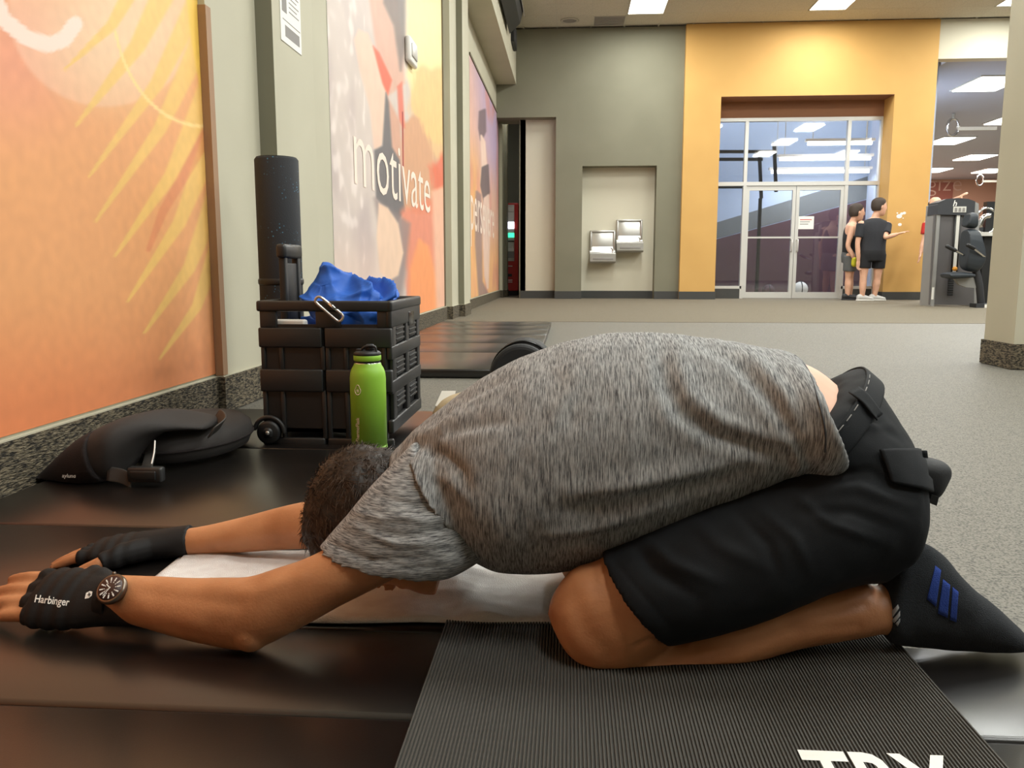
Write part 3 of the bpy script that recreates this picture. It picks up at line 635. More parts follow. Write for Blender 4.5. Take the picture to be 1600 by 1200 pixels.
t = thing('folding_mat', 'far black folding mat with narrow panels in front of the carpet', 'gym mat', (0, YM0, FLOOR))
ysm = [G(700, y, .02).y for y in (577, 550, 535.5, 523, 514.5, 508, 502.5)]
for a, b in zip(ysm[:-1], ysm[1:]): panel(mx0, mx1, a+.006, b-.006, FLOOR, .02, t)

# ribbed exercise mat
yx0, yx1 = G(690, 990, .006).x, G(1398, 997, .006).x; yy0, yy1 = .35, G(1310, 903, .006).y
t = thing('ribbed_mat', 'dark grey ribbed exercise mat with white letters, under the man', 'exercise mat', ((yx0+yx1)/2, (yy0+yy1)/2, 0))
n = 150; vs = []; k = 0
xsr = []
for i in range(n):
    a = yx0+(yx1-yx0)*i/n; wv = (yx1-yx0)/n
    xsr += [(a, .0055), (a+wv*.2, .0082), (a+wv*.6, .0082), (a+wv*.8, .0055)]
xsr.append((yx1, .0055))
ysr = np.linspace(yy0, yy1, 2)
vs = [(x, y, z) for y in ysr for x, z in xsr]+[(x, y, .001) for y in ysr for x, z in xsr]
m_ = len(xsr); fs = [(i, i+1, m_+i+1, m_+i) for i in range(m_-1)]
fs += [(2*m_+i+1, 2*m_+i, i, i+1)[::-1] for i in range(m_-1)]+[(0, m_, 3*m_, 2*m_), (m_-1, 2*m_-1, 4*m_-1, 3*m_-1)[::-1]]+[(m_+i, m_+i+1, 3*m_+i+1, 3*m_+i)[::-1] for i in range(m_-1)]
MB().add(vs, fs).build('ribbed_sheet', 'yoga', t)
a = G(1262, 1206, .0086); b = G(1496, 1206, .0086)
top = G(1262, 1172, .0086).y
v, fsx, _ = text_geo('TRX', .022); hmax = v[:, 1].max(); yl = top-.10
MB().add([(a.x+(b.x-a.x)*x, yl+.10*y/hmax, .0086) for x, y, z in v], fsx).build('lettering', 'white', t, fix=False)

# towel
tw = []; ny, nx = 60, 110
c00, c10, c01, c11 = G(160, 973, 0), G(900, 980, 0), G(292, 866, 0), G(900, 870, 0)
for j in range(ny+1):
    for i in range(nx+1):
        u, v_ = i/nx, j/ny
        p = (c00*(1-u)+c10*u)*(1-v_)+(c01*(1-u)+c11*u)*v_
        edge = min(u, 1-u, v_, 1-v_)
        z = .006+.009*max(0, mnoise.noise(Vector((p.x*9+p.y*6, p.y*11, 2))))+.005*max(0, mnoise.noise(Vector((p.x*26, p.y*30, 5))))
        z += .016*math.exp(-((p.x+.14+.5*(p.y-1.2))/.03)**2)*(1-v_)*.8
        p.y += .008*mnoise.noise(Vector((p.x*7, 3, 1)))
        tw.append((p.x, p.y, z if edge > .012 else .003))
tf = [(j*(nx+1)+i, j*(nx+1)+i+1, (j+1)*(nx+1)+i+1, (j+1)*(nx+1)+i) for j in range(ny) for i in range(nx)]
o = MB().add(tw, tf).build('towel', 'towel', None, True, False); tag(o, 'white terry towel spread under the man\'s head and arms', 'towel')
sd = o.modifiers.new('thick', 'SOLIDIFY'); sd.thickness = .0035; sd.offset = 1

# ---- black folding crate trolley
kx0 = G(414, 692, 0).x; ky0 = G(414, 692, 0).y; kx1 = P(611, 560, ky0).x; ky1 = ky0+.46; kh = P(500, 470, ky0).z
cr = thing('crate_trolley', 'black plastic folding crate trolley beside the bottle', 'crate', ((kx0+kx1)/2, (ky0+ky1)/2, 0))
zf = lambda py: P(500, py, ky0).z
z_b = .035; T = .012
w_ = kx1-kx0
def front(u0, u1, z0, z1, o0=0, o1=T, m='crate', nm='front_rib', bev=.003): return MB().rbox(kx0+w_*u0, kx0+w_*u1, ky0-o0, ky0+o1, z0, z1, bev).build(nm, m, cr, True)
zt = zf(484); zo = zf(507)
bd = MB().box(kx0+.012, kx1-.012, ky0+.004, ky0+T, z_b, zo).box(kx0+.012, kx0+.012+T, ky0+.01, ky1-.01, z_b, zo).box(kx1-.012-T, kx1-.012, ky0+.01, ky1-.01, z_b, kh-.035)
bd.box(kx0+.012, kx1-.012, ky1-T, ky1-.004, z_b, kh-.01).box(kx0+.012, kx1-.012, ky0+.004, ky1-.004, z_b, z_b+.012); bd.build('crate_body', 'crate_dark', cr)
front(0, 1, kh-.032, kh, .008, T, nm='top_rail', bev=.006); front(0, .13, zo-.01, kh-.03, .002, T, nm='corner_post'); front(.9, 1, zo-.01, kh-.03, .002, T, nm='corner_post'); front(.43, .62, zo-.01, kh-.03, .002, T, nm='rail_post')
MB().rbox(kx1-T, kx1+.008, ky0-.008, ky1+.008, kh-.032, kh, .006).build('top_rail', 'crate', cr, True); MB().rbox(kx0-.008, kx0+T, ky0-.008, ky1+.008, kh-.032, kh, .006).build('top_rail', 'crate', cr, True); MB().rbox(kx0, kx1, ky1-T, ky1+.008, kh-.032, kh, .006).build('top_rail', 'crate', cr, True)
for (pa, pb, o_) in ((512, 543, .010), (577, 612, .010), (684, 700, .006)): front(-.01, .478, zf(pb), zf(pa), o_, T, nm='front_band', bev=.005); front(.5, 1.01, zf(pb), zf(pa), o_, T, nm='front_band', bev=.005)
for (pa, pb) in ((543, 577), (612, 684)):
    for u in (.0, .14, .46, .50, .64, .93): front(u, u+.035, zf(pb)-.004, zf(pa)+.004, .003, T, nm='front_stiffener')
front(.478, .5, z_b, kh-.03, -.004, T, 'black', 'hinge_gap')
# right side: posts, bands and louvred pockets
def side(v0, v1, z0, z1, o1=.004, m='crate', nm='side_rib', bev=.003): return MB().rbox(kx1-T, kx1+o1, ky0+(ky1-ky0)*v0, ky0+(ky1-ky0)*v1, z0, z1, bev).build(nm, m, cr, True)
hh = kh-z_b
for (f0, f1) in ((.0, .10), (.30, .40), (.56, .66), (.80, .94)): side(-.01, 1.01, z_b+hh*f0, z_b+hh*f1, .005, nm='side_band', bev=.004)
for vv in (.04, .48, .90): side(vv, vv+.1, z_b, kh-.03, .003, nm='side_post')
for zc in (.22, .48, .74):
    for v0, v1 in ((.12, .44), (.56, .88)):
        side(v0, v1, z_b+hh*(zc-.07), z_b+hh*(zc+.07), -.002, 'crate_dark', 'pocket')
        for q_ in range(3): side(v0+.03, v1-.03, z_b+hh*(zc-.05+q_*.04), z_b+hh*(zc-.035+q_*.04), .004, 'crate', 'louvre', .001)
side(.55, .75, kh-.09, kh-.045, .0062, 'black_gloss', 'grip_slot', .002)
# wheels on the left side
for (wy, nmw) in ((ky0-.012, 'front'), (ky1-.01, 'rear')):
    c = P(421, 677, ky0-.012); c = Vector((c.x, wy, .0365)); wr_ = .036
    wh = MB().lathe((0, 0, 0), [(wr_*.8, -.014), (wr_, -.009), (wr_, .009), (wr_*.8, .014), (wr_*.5, .012)], 28); wh.v = [(x+c.x, y_*0+c.y+z, y_+c.z) for x, y_, z in wh.v]; wo_ = wh.build('wheel', 'crate_dark', cr, True)
    h2 = MB().lathe((0, 0, 0), [(wr_*.45, -.017), (wr_*.45, .015)], 20); h2.v = [(x+c.x, c.y+z, y_+c.z) for x, y_, z in h2.v]; h2.build('hub', 'crate', wo_, True)
    MB().ell((c.x, c.y-.018, c.z), .007, .004, .007, 10).build('axle_cap', 'steel', wo_, True)
    gu = MB().tube([(c.x+.046*math.cos(a), c.y, c.z+.046*math.sin(a)) for a in np.linspace(2.9, .0, 8)], .007, 8, 2); gu.build('wheel_guard', 'crate', cr, True)
MB().cyl((kx0+.01, ky0, .0365), (kx0+.01, ky1-.01, .0365), .006).build('axle', 'black', cr, True)
# telescopic handle on the left side
hy0, hy1 = Yat(443, kx0+.03), Yat(463, kx0+.03); hz = P(450, 381, hy0).z; hx = kx0+.03
for y_ in (hy0, hy1): MB().rbox(hx-.011, hx+.011, y_-.012, y_+.012, .1, hz-.02, .004).build('handle_tube', 'crate_dark', cr, True)
MB().rbox(hx-.017, hx+.017, hy0-.022, hy1+.022, hz-.045, hz, .01).build('grip', 'crate', cr, True); MB().rbox(hx-.006, hx+.006, hy0+.01, hy1-.01, kh-.1, hz-.06, .003).build('web', 'black', cr, True)

# white tray inside the crate
o = MB().rbox(kx0+.03, kx0+.13, ky0+.02, ky0+.06, kh-.3, zo+.012, .008).build('white_box', 'white', None, True); tag(o, 'white box inside the black crate, seen through its left slot', 'box')
# blue cloth in the crate
mb = MB(); yb_ = ky0+.2
for (px, py, rx, rz, dy, ry) in ((515, 445, .075, .055, 0, .12), (505, 470, .085, .06, -.03, .12), (560, 460, .10, .05, .02, .13), (600, 466, .055, .045, .02, .11), (545, 490, .13, .06, -.06, .12), (575, 500, .09, .05, -.09, .09), (520, 428, .04, .045, .0, .07)):
    mb.ell(P(px, py, yb_+dy), rx, ry, rz, 20)
mb.box(kx0+.04, kx1-.03, ky0+.03, ky1-.05, kh-.24, kh-.08)
me = mb.remesh(.006, 10); v = verts(me); nr = norms(me)
ang = np.array([mnoise.noise(Vector((x*5, y*5, z*5+3))) for x, y, z in v])
d = np.zeros(len(v))
for (dx, dz, f, a_) in ((1, .9, 15, .016), (.5, -1.2, 21, .012), (1.3, .2, 34, .006)):
    ph = (v[:, 0]*dx+v[:, 2]*dz+v[:, 1]*.6)*f+ang*4.5; d += a_*(1-2*np.abs(np.sin(ph))**.75)
v2 = v+nr*d[:, None]; v2[:, 1] = np.clip(v2[:, 1], ky0+.016, ky1-.02); lo_ = v2[:, 2] < kh+.004
v2[lo_, 0] = np.clip(v2[lo_, 0], kx0+.028, kx1-.03); setv(me, v2)
o = link('cloth_bundle', me, 'blue', None, True); tag(o, 'crumpled bright blue cloth stuffed into the black crate', 'cloth')
# carabiner on the top rail
mb = MB(); A, B = P(494, 466, ky0-.014), P(534, 500, ky0-.014); ax = (B-A).normalized(); pp = Vector((-ax.z, 0, ax.x)); r_ = .0105; A2, B2 = A+ax*r_, B-ax*r_
if pp.z < 0: pp = -pp
pts = [A2-pp*r_, (A2+B2)/2-pp*r_, B2-pp*r_, B2-pp*r_*.5+ax*r_*.85, B2+ax*r_*.9+pp*r_*.6, B2+pp*r_*1.3, (A2+B2)/2+pp*r_*1.2, A2+pp*r_*1.1, A2-ax*r_*.9+pp*r_*.4, A2-ax*r_*.85-pp*r_*.5]
t = thing('carabiner', 'silver carabiner clipped over the rail of the black crate', 'carabiner', A)
mb.tube(pts, .0042, 10, 4, True); mb.v = [(x, y+.0, z) for x, y, z in mb.v]; mb.build('spine', 'steel', t, True)
MB().cyl(A2+(B2-A2)*.35+pp*r_*1.2, A2+(B2-A2)*.75+pp*r_*1.25, .005, 10).build('gate', 'chrome', t, True)

# foam roller
ry_ = 3.02; c = P(438.5, 420, ry_); rr = 33.5/F*ry_*.995; zt = P(438, 247, ry_).z
fm = mat('roller', (38, 40, 44), .8, bump=(300, .4, .002)); nt = fm.node_tree; b = nt.nodes['Principled BSDF']
tc = nt.nodes.new('ShaderNodeTexCoord'); vn = nt.nodes.new('ShaderNodeTexVoronoi'); vn.inputs['Scale'].default_value = 75; nt.links.new(tc.outputs['Object'], vn.inputs['Vector'])
n1 = nt.nodes.new('ShaderNodeTexNoise'); n1.inputs['Scale'].default_value = 9; nt.links.new(tc.outputs['Object'], n1.inputs['Vector'])
r1 = nt.nodes.new('ShaderNodeValToRGB'); r1.color_ramp.elements[0].position = .12; r1.color_ramp.elements[1].position = .24; r1.color_ramp.elements[0].color = (1, 1, 1, 1); r1.color_ramp.elements[1].color = (0, 0, 0, 1); nt.links.new(vn.outputs['Distance'], r1.inputs[0])
r2 = nt.nodes.new('ShaderNodeValToRGB'); r2.color_ramp.elements[0].position = .5; r2.color_ramp.elements[1].position = .62; nt.links.new(n1.outputs['Fac'], r2.inputs[0])
ml = nt.nodes.new('ShaderNodeMath'); ml.operation = 'MULTIPLY'; nt.links.new(r1.outputs[0], ml.inputs[0]); nt.links.new(r2.outputs[0], ml.inputs[1])
mxc = nt.nodes.new('ShaderNodeMix'); mxc.data_type = 'RGBA'; mxc.inputs[6].default_value = rgb(38, 40, 44); mxc.inputs[7].default_value = rgb(74, 128, 158); nt.links.new(ml.outputs[0], mxc.inputs[0]); nt.links.new(mxc.outputs[2], b.inputs['Base Color'])
t = thing('foam_roller', 'tall black foam roller with blue specks standing behind the crate', 'foam roller', (c.x, ry_, 0))
MB().lathe((c.x, ry_, 0), [(.02, 0), (rr-.01, 0), (rr, .008), (rr, zt-.008), (rr-.004, zt-.002), (rr-.01, zt), (.02, zt)], 48).build('foam_body', fm, t, True)
MB().lathe((c.x, ry_, 0), [(rr-.006, zt-.001), (rr-.006, zt+.001), (.02, zt+.001)], 40).build('end_face', 'crate_dark', t)
zz = P(438, 440, ry_).z; MB().lathe((c.x, ry_, 0), [(rr+.001, zz-.012), (rr+.004, zz-.006), (rr+.004, zz+.006), (rr+.001, zz+.012)], 40).build('band', 'crate_dark', t, True)

# green bottle
c = G(576, 716, 0); yb = c.y+.0; c = Vector((P(576, 640, yb).x, yb, 0)); s_ = yb/F; br = 28.5*s_*1.0; zB = lambda py: P(576, py, yb).z
t = thing('water_bottle', 'bright green metal water bottle with a black cap on the black mat', 'bottle', (c.x, c.y, 0))
MB().lathe(c, [(br*.95, .001), (br*1.01, .006), (br*1.01, zB(694))], 40).build('boot', 'green_dark', t, True)
MB().lathe(c, [(br, zB(694)), (br, zB(590)), (br*.97, zB(582)), (br*.88, zB(575)), (br*.77, zB(570)), (br*.745, zB(567))], 40).build('bottle_body', 'green', t, True)
MB().lathe(c, [(br*.73, zB(568)), (br*.73, zB(566))], 32).build('steel_ring', 'chrome', t, True); MB().lathe(c, [(br*.7, zB(566)), (br*.7, zB(562))], 32).build('gasket', 'black', t, True)
MB().lathe(c, [(br*.74, zB(563)), (br*.77, zB(562)), (br*.77, zB(555)), (br*.74, zB(554))], 32).build('cap_collar', 'green', t, True)
ca = MB().lathe(c, [(br*.76, zB(555)), (br*.76, zB(551)), (br*.62, zB(548)), (br*.3, zB(547))], 32).build('cap', 'black', t, True)
MB().lathe(c+Vector((.008, 0, 0)), [(br*.28, zB(549)), (br*.26, zB(540)), (br*.2, zB(538))], 20).build('spout', 'black', ca, True)
MB().rbox(c.x-br*.6, c.x-br*.25, c.y-.01, c.y+.01, zB(549), zB(545), .002).build('hinge_lug', 'black', ca, True)
MB().tube([(c.x-br*.3, c.y-.012, zB(548)), (c.x-br*.05, c.y-.014, zB(541)), (c.x+br*.5, c.y-.012, zB(541)), (c.x+br*.55, c.y-.012, zB(549))], .0035, 8, 3).build('spout_guard', 'black', ca, True)
def on_bottle(px, py, o=.0006):
    p = P(px, py, yb); x = p.x-c.x; return Vector((p.x, c.y-math.sqrt(max(br*br-x*x, 1e-6))-o, p.z))
v, fs, _ = text_geo('ThermoFlask', 0); mb = MB()
mb.add([on_bottle(568-(y*38)*1.2, 686-x*38) for x, y, z in v], fs); mb.build('lettering', 'print_white', t, fix=False)
cc_ = [(565.5+5*math.sin(a)*(1 if math.cos(a) < .3 else .7), 605.5-7.5*math.cos(a)) for a in np.linspace(0, 6.283, 17)[:-1]]
MB().tube([on_bottle(*q_, .0004) for q_ in cc_], .0009, 6, 2, True).build('drop_emblem', 'print_white', t, True)
for k in range(3):
    a = k*math.pi/3; A = on_bottle(565.5-2.6*math.cos(a), 607-2.8*math.sin(a), .0005); B = on_bottle(565.5+2.6*math.cos(a), 607+2.8*math.sin(a), .0005); MB().tube([A, (A+B)/2, B], .0006, 6, 1).build('emblem_stroke', 'print_white', t, True)

# ---- black cushion: flat round seat pad with a curved back support folded over it
zc_ = thing('seat_cushion', 'black round seat cushion with a folded curved support by the carpet base', 'cushion', (-1.05, 2.1, 0))
ys_ = 2.27
A, B = P(215, 720, 2.2), P(392, 690, 2.36)
# round pad
mb = MB(); cxp = Vector((P(300, 690, 2.3).x, 2.27, 0)); rx_ = P(390, 690, 2.3).x-cxp.x
mb.lathe((0, 0, 0), [(.03, .012), (.75, .006), (.93, .02), (1.0, .05), (.97, .078), (.85, .095), (.5, .105), (.03, .108)], 48); mb.v = [(cxp.x+x*rx_, cxp.y+y*.24, z) for x, y, z in mb.v]; mb.build('seat_pad', 'cushion', zc_, True)
MB().tube([(cxp.x+rx_*1.0*math.cos(a), cxp.y+.241*math.sin(a), .05) for a in np.linspace(0, 6.283, 33)[:-1]], .004, 6, 1, True).build('piping', 'cushion_mesh', zc_, True)
# curved support: a thick shell lying across
mb = MB(); Yc = 2.02
st = [((62, 742), (75, 752), 2.02, .05), ((95, 716), (110, 757), 2.02, .07), ((130, 685), (150, 757), 2.0, .09), ((165, 664), (192, 742), 1.98, .10), ((200, 650), (215, 708), 1.99, .11), ((245, 642), (250, 678), 2.04, .11), ((290, 648), (292, 667), 2.1, .10), ((335, 657), (337, 668), 2.15, .07)]
secs = []
for (a, b, Y, d) in st:
    r0 = ring(a, b, Y, d, 2.4); secs.append(r0)
mb.loft(secs, 28, 5); me = mb.remesh(.006, 6); v = verts(me); v[:, 2] = np.maximum(v[:, 2], .003); setv(me, v); link('back_support', me, 'cushion', zc_, True)
# darker mesh end panel on the left
mb = MB(); 
for (a, b, Y, d) in (((70, 741), (80, 754), 2.0, .045), ((97, 714), (112, 759), 2.0, .073), ((132, 683), (150, 759), 1.99, .094), ((160, 668), (178, 750), 1.978, .1015)): mb.v, mb.f
mb.loft([ring((66, 742), (78, 755), 2.005, .055, 2.4), ring((96, 713), (111, 759), 2.0, .076, 2.4), ring((131, 682), (150, 759), 1.985, .096, 2.4), ring((158, 667), (184, 748), 1.972, .103, 2.4)], 28, 5); me = mb.remesh(.006, 5); v = verts(me); v[:, 2] = np.maximum(v[:, 2], .002); setv(me, v); link('mesh_cover', me, 'cushion_mesh', zc_, True)
p = P(97, 746, 1.885); decal('label_lettering', 'aylund', p, (.036, 0, .0), (0, 0, 1), 'white', zc_, .01, .2, 1.0)
# straps and buckle
def ribbon(name, pts, wv, m, par, th=.0025):
    secs = []
    for i, p in enumerate(pts): secs.append((Vector(p), Vector(wv)/2, ((Vector(pts[min(i+1, len(pts)-1)])-Vector(pts[max(i-1, 0)])).normalized().cross(Vector(wv).normalized()))*th, 5))
    return MB().loft(secs, 16, 4).build(name, m, par, True)
ribbon('strap', [P(238, 694, 2.1), P(234, 712, 2.0), P(228, 733, 1.93), P(218, 742, 1.91)], (.03, .0, .006), 'strap', zc_)
ribbon('strap', [P(330, 660, 2.2), P(340, 648, 2.2), P(348, 660, 2.12), P(330, 676, 2.07)], (.02, .0, .03), 'strap', zc_)
ribbon('strap', [P(168, 740, 1.90), P(190, 744, 1.90), P(206, 752, 1.89)], (0, .01, .035), 'strap', zc_)
MB().rbox(P(204, 740, 1.9).x, P(258, 740, 1.9).x, 1.88, 1.905, .012, .05, .006).build('buckle', 'crate', zc_, True)
MB().rbox(P(210, 740, 1.9).x, P(250, 740, 1.9).x, 1.876, 1.884, .02, .042, .003).build('buckle_face', 'crate_dark', zc_, True)
MB().tube([P(242, 690, 1.96), P(241, 706, 1.93), P(237, 724, 1.91)], .002, 6, 3).build('cord', 'white', zc_, True)

# ---- black rounded bag and beige thing behind the man
Ybg = 3.35
t = thing('black_bag', 'small black rounded bag standing on the floor behind the man', 'bag', (*P(815, 600, Ybg)[:2], FLOOR))
def bagloft(x0, x1, ztop, y0, y1, nm, m, zb=FLOOR):
    mb = MB(); cx = (x0+x1)/2; hw = (x1-x0)/2; prof = []
    for i in range(25): a = math.pi*i/24; prof.append((cx+hw*math.cos(a), zb+(ztop-zb)*.45+(ztop-zb)*.55*math.sin(a)))
    prof = [(x1, zb)]+prof+[(x0, zb)]
    mb.prism([(x, y0, z) for x, z in prof], (0, y1-y0, 0)); return mb.build(nm, m, t)
xa, xb = P(766, 560, Ybg).x, P(868, 560, Ybg).x; zt = P(812, 528, Ybg+.1).z
o = bagloft(xa+.006, xb, zt, Ybg, Ybg+.16, 'bag_body', 'bag'); bv = o.modifiers.new('b', 'BEVEL'); bv.width = .015; bv.segments = 3
o = bagloft(xa, xb-.01, P(812, 537, Ybg-.02).z, Ybg-.05, Ybg, 'front_pocket', 'bag'); bv = o.modifiers.new('b', 'BEVEL'); bv.width = .02; bv.segments = 3
cx = (xa+xb)/2; hw = (xb-xa)/2
MB().tube([(cx+hw*math.cos(a), Ybg+.002, FLOOR+(zt-FLOOR)*.45+(zt-FLOOR)*.55*math.sin(a)-.006) for a in np.linspace(.1, 3.04, 14)], .004, 6, 2).build('zip', 'black_gloss', t, True)
MB().tube([(xa-.002, Ybg-.01, FLOOR+.11), (xa-.012, Ybg-.015, FLOOR+.07), (xa-.018, Ybg-.02, FLOOR+.01)], .003, 6, 3).build('zip_pull', 'black', t, True)
Yt = 2.45
t = thing('beige_cap', 'beige cloth cap lying on the mat behind the man\'s shoulder', 'cap', (*P(720, 640, Yt)[:2], 0))
mb = MB(); c = P(735, 655, Yt); mb.ell(c, .12, .09, .085, 24); me = mb.remesh(.006, 4); v = verts(me); v[:, 2] = np.maximum(v[:, 2], .002); setv(me, v); link('crown', me, 'tan', t, True)
A = P(690, 612, Yt+.03); B = P(712, 612, Yt+.03); C_ = P(680, 634, Yt-.02); D_ = P(705, 640, Yt-.02)
MB().prism([A, B, D_, C_], (0, .004, .002)).build('brim_tag', 'card', t)

# ================================================================== THE STRETCHING MAN
YM = 1.22                                                # his midline
def hand(Wp, f, t, n, fl, sc=1.0, gf=.55,  curl=.15, th=(.030, .060, .086), tw=(.034, .058, .064), rs=1.0):
    """returns skin and glove collections; f forward, t towards thumb, n back of hand"""
    Wp, f, t, n = Vector(Wp), Vector(f).normalized(), Vector(t).normalized(), Vector(n).normalized()
    sk, gv = MB(), MB(); f = f*sc; t = t*min(sc, 1.1); n = n*(sc**.8); fl = [q/sc*sc for q in fl]
    pal = [(-.05, .029, .021), (-.02, .030, .020), (.01, .035, .019), (.045, .042, .019), (.08, .043, .017), (.098, .040, .013)]
    sk.loft([(Wp+f*a, t*b, n*c) for a, b, c in pal], 20, 3)
    gv.loft([(Wp+f*a, t*(b+.005), n*(c+.005)) for a, b, c in pal], 24, 3)
    offs = (.031, .0105, -.0105, -.030)
    for i, (o, L) in enumerate(zip(offs, fl)):
        b0 = Wp+f*(.088 if i < 3 else .08)+t*o; pts = [b0-f*.02]; d = f.copy(); p = b0.copy(); pts.append(p.copy())
        for q in (.45, .3, .25):
            p = p+d*L*q; pts.append(p.copy()); d = (d-n*curl).normalized()*sc
        r = .0095*rs*sc
        sk.tube(pts, [r, r, r*.95, r*.88, r*.75], 12, 3)
        gv.tube([pts[0], pts[1], pts[1]+(pts[2]-pts[1])*gf], [r+.004, r+.004, r+.0035], 12, 3, ends=False)
    tp = [Wp+f*th[0]*.3+t*tw[0]*.5, Wp+f*th[0]+t*tw[0], Wp+f*th[1]+t*tw[1]-n*.006, Wp+f*th[2]+t*tw[2]-n*.012]
    sk.tube(tp, [.016*sc, .0145*sc, .011*sc, .009*sc], 12, 3); gv.tube(tp[:2]+[tp[1]+(tp[2]-tp[1])*.9], [.019*sc, .018*sc, .0145*sc], 12, 3, ends=False)
    return sk, gv
body = MB()
# head: crown to the left, face down
hc = P(589, 809, YM); hx_ = Vector((1, 0, 0)); 
ux = Vector((.97, 0, -.24)).normalized(); uz = Vector((.24, 0, .97)).normalized()       # ux towards the chin, uz towards the back of the head
def HP(a, b, c=0): return hc+ux*a+uz*b+Vector((0, c, 0))
body.loft([(HP(-.098, .012), uz*.03, Vector((0, .03, 0))), (HP(-.088, .012), uz*.055, Vector((0, .052, 0))), (HP(-.06, .008), uz*.084, Vector((0, .070, 0))), (HP(-.02, .0), uz*.096, Vector((0, .077, 0))), (HP(.02, -.006), uz*.093, Vector((0, .075, 0))), (HP(.06, -.022), uz*.072, Vector((0, .066, 0))), (HP(.095, -.044), uz*.054, Vector((0, .052, 0))), (HP(.118, -.058), uz*.038, Vector((0, .036, 0)))], 28, 4)
body.loft([(HP(.005, -.09), ux*.014, Vector((0, .010, 0))), (HP(.035, -.108), ux*.016, Vector((0, .016, 0))), (HP(.043, -.100), ux*.010, Vector((0, .014, 0)))], 14, 3)   # nose
for c in (-.022, 0, .022): body.ell(HP(.066, -.085, c), .009, .013, .008, 10)                 # lips
for s in (-1, 1):
    body.ell(HP(-.005, -.083, s*.03), .013, .018, .010, 12)                                   # brow / eye
    body.loft([(HP(.012, -.01, s*.074), ux*.017, uz*.030), (HP(.016, -.004, s*.083), ux*.019, uz*.033), (HP(.018, .0, s*.089), ux*.014, uz*.028)], 14, 2)  # ear
# neck and trunk
body.loft([(HP(.04, .01), uz*.062, Vector((0, .058, 0))), ring((618, 715), (690, 850), YM, .064), ring((660, 668), (735, 860), YM, .10)], 24, 4)
TR = [ring((660, 672), (735, 850), YM, .11), ring((725, 625), (795, 858), YM, .165), ring((800, 577), (862, 850), YM, .172), ring((880, 546), (932, 840), YM, .168), ring((960, 531), (1010, 820), YM, .160), ring((1040, 530), (1080, 795), YM, .150), ring((1120, 540), (1150, 765), YM, .146), ring((1200, 556), (1225, 745), YM, .146), ring((1268, 574), (1285, 745), 1.15, .150, 2, YM, .02), ring((1330, 606), (1275, 770), 1.12, .155, 2, YM, .04), ring((1400, 672), (1310, 820), 1.11, .16, 2, YM), ring((1420, 760), (1345, 850), 1.11, .13, 2, YM)]
body.loft(TR, 32, 4)
# near (left) arm
body.loft([ring((640, 716), (745, 830), 1.15, .065), ring((590, 775), (680, 868), 1.11, .062), ring((530, 842), (590, 916), 1.075, .046), ring((480, 872), (535, 944), 1.065, .041), ring((428, 890), (470, 980), 1.06, .040), ring((385, 903), (398, 1012), 1.062, .040), ring((340, 905), (334, 1004), 1.072, .043), ring((295, 906), (285, 992), 1.085, .042), ring((245, 903), (232, 978), 1.10, .036), ring((205, 901), (190, 968), 1.112, .030), ring((178, 900), (165, 966), 1.12, .029)], 28, 4)
body.ell(P(392, 985, 1.05), .028, .028, .030, 16)
wn = P(172, 938, 1.122)
fN = Vector((-.985, .11, -.03)); nN = Vector((-.02, -.52, .85)); tN = fN.cross(nN); tN = tN if tN.y > 0 else -tN; nN = tN.cross(fN); nN = nN if nN.z > 0 else -nN
skN, gvN = hand(wn, fN, tN, nN, (.072, .082, .076, .060), 1.22, .75, .12, th=(.03, .055, .08), tw=(.03, .044, .042))
# far (right) arm
body.loft([ring((690, 740), (760, 850), 1.33, .06), ring((610, 770), (640, 860), 1.38, .055), ring((540, 778), (548, 858), 1.40, .046), ring((490, 782), (492, 856), 1.41, .042), ring((440, 792), (440, 858), 1.415, .038), ring((380, 808), (378, 862), 1.415, .034), ring((320, 822), (318, 865), 1.415, .029), ring((275, 829), (272, 868), 1.415, .026), ring((250, 832), (247, 868), 1.412, .026)], 24, 4)
wf = P(250, 850, 1.412)
fF = Vector((-.97, -.18, -.09)); nF = Vector((-.10, .05, .99)); tF = fF.cross(nF); tF = tF if tF.y < 0 else -tF; nF = tF.cross(fF); nF = nF if nF.z > 0 else -nF
skF, gvF = hand(wf, fF, tF, nF, (.070, .078, .072, .056), 1.12, .95, .2, th=(.045, .075, .098), tw=(.045, .066, .07), rs=.95)
for s_ in (skN, skF): body.add(s_.v, s_.f)
# near (left) leg: thigh, knee, shin
TH = [ring((1400, 700), (1330, 880), 1.14, .10), ring((1250, 745), (1270, 905), 1.11, .088), ring((1120, 800), (1160, 948), 1.095, .080), ring((1010, 842), (1075, 978), 1.085, .073), ring((935, 878), (1015, 1030), 1.075, .066), ring((893, 893), (965, 1052), 1.07, .060), ring((864, 930), (925, 1047), 1.07, .046), ring((856, 958), (890, 1020), 1.072, .024)]
body.loft(TH, 28, 4)
SH = [ring((920, 930), (935, 1057), 1.072, .055), ring((985, 972), (988, 1056), 1.08, .052), ring((1060, 985), (1062, 1048), 1.09, .050), ring((1140, 962), (1150, 1034), 1.095, .050), ring((1220, 930), (1235, 1010), 1.10, .048), ring((1295, 914), (1308, 998), 1.105, .043), ring((1345, 909), (1352, 992), 1.11, .037), ring((1378, 918), (1374, 988), 1.115, .034), ring((1410, 880), (1405, 1000), 1.118, .034)]
body.loft(SH, 28, 4)
FT = [ring((1392, 890), (1390, 996), 1.118, .036), ring((1415, 862), (1412, 1003), 1.12, .036), ring((1445, 853), (1442, 1006), 1.122, .037), ring((1480, 878), (1484, 1010), 1.125, .039), ring((1515, 918), (1522, 1010), 1.128, .041), ring((1555, 950), (1560, 1009), 1.13, .041), ring((1585, 978), (1586, 1006), 1.132, .034)]
body.loft(FT, 24, 3)
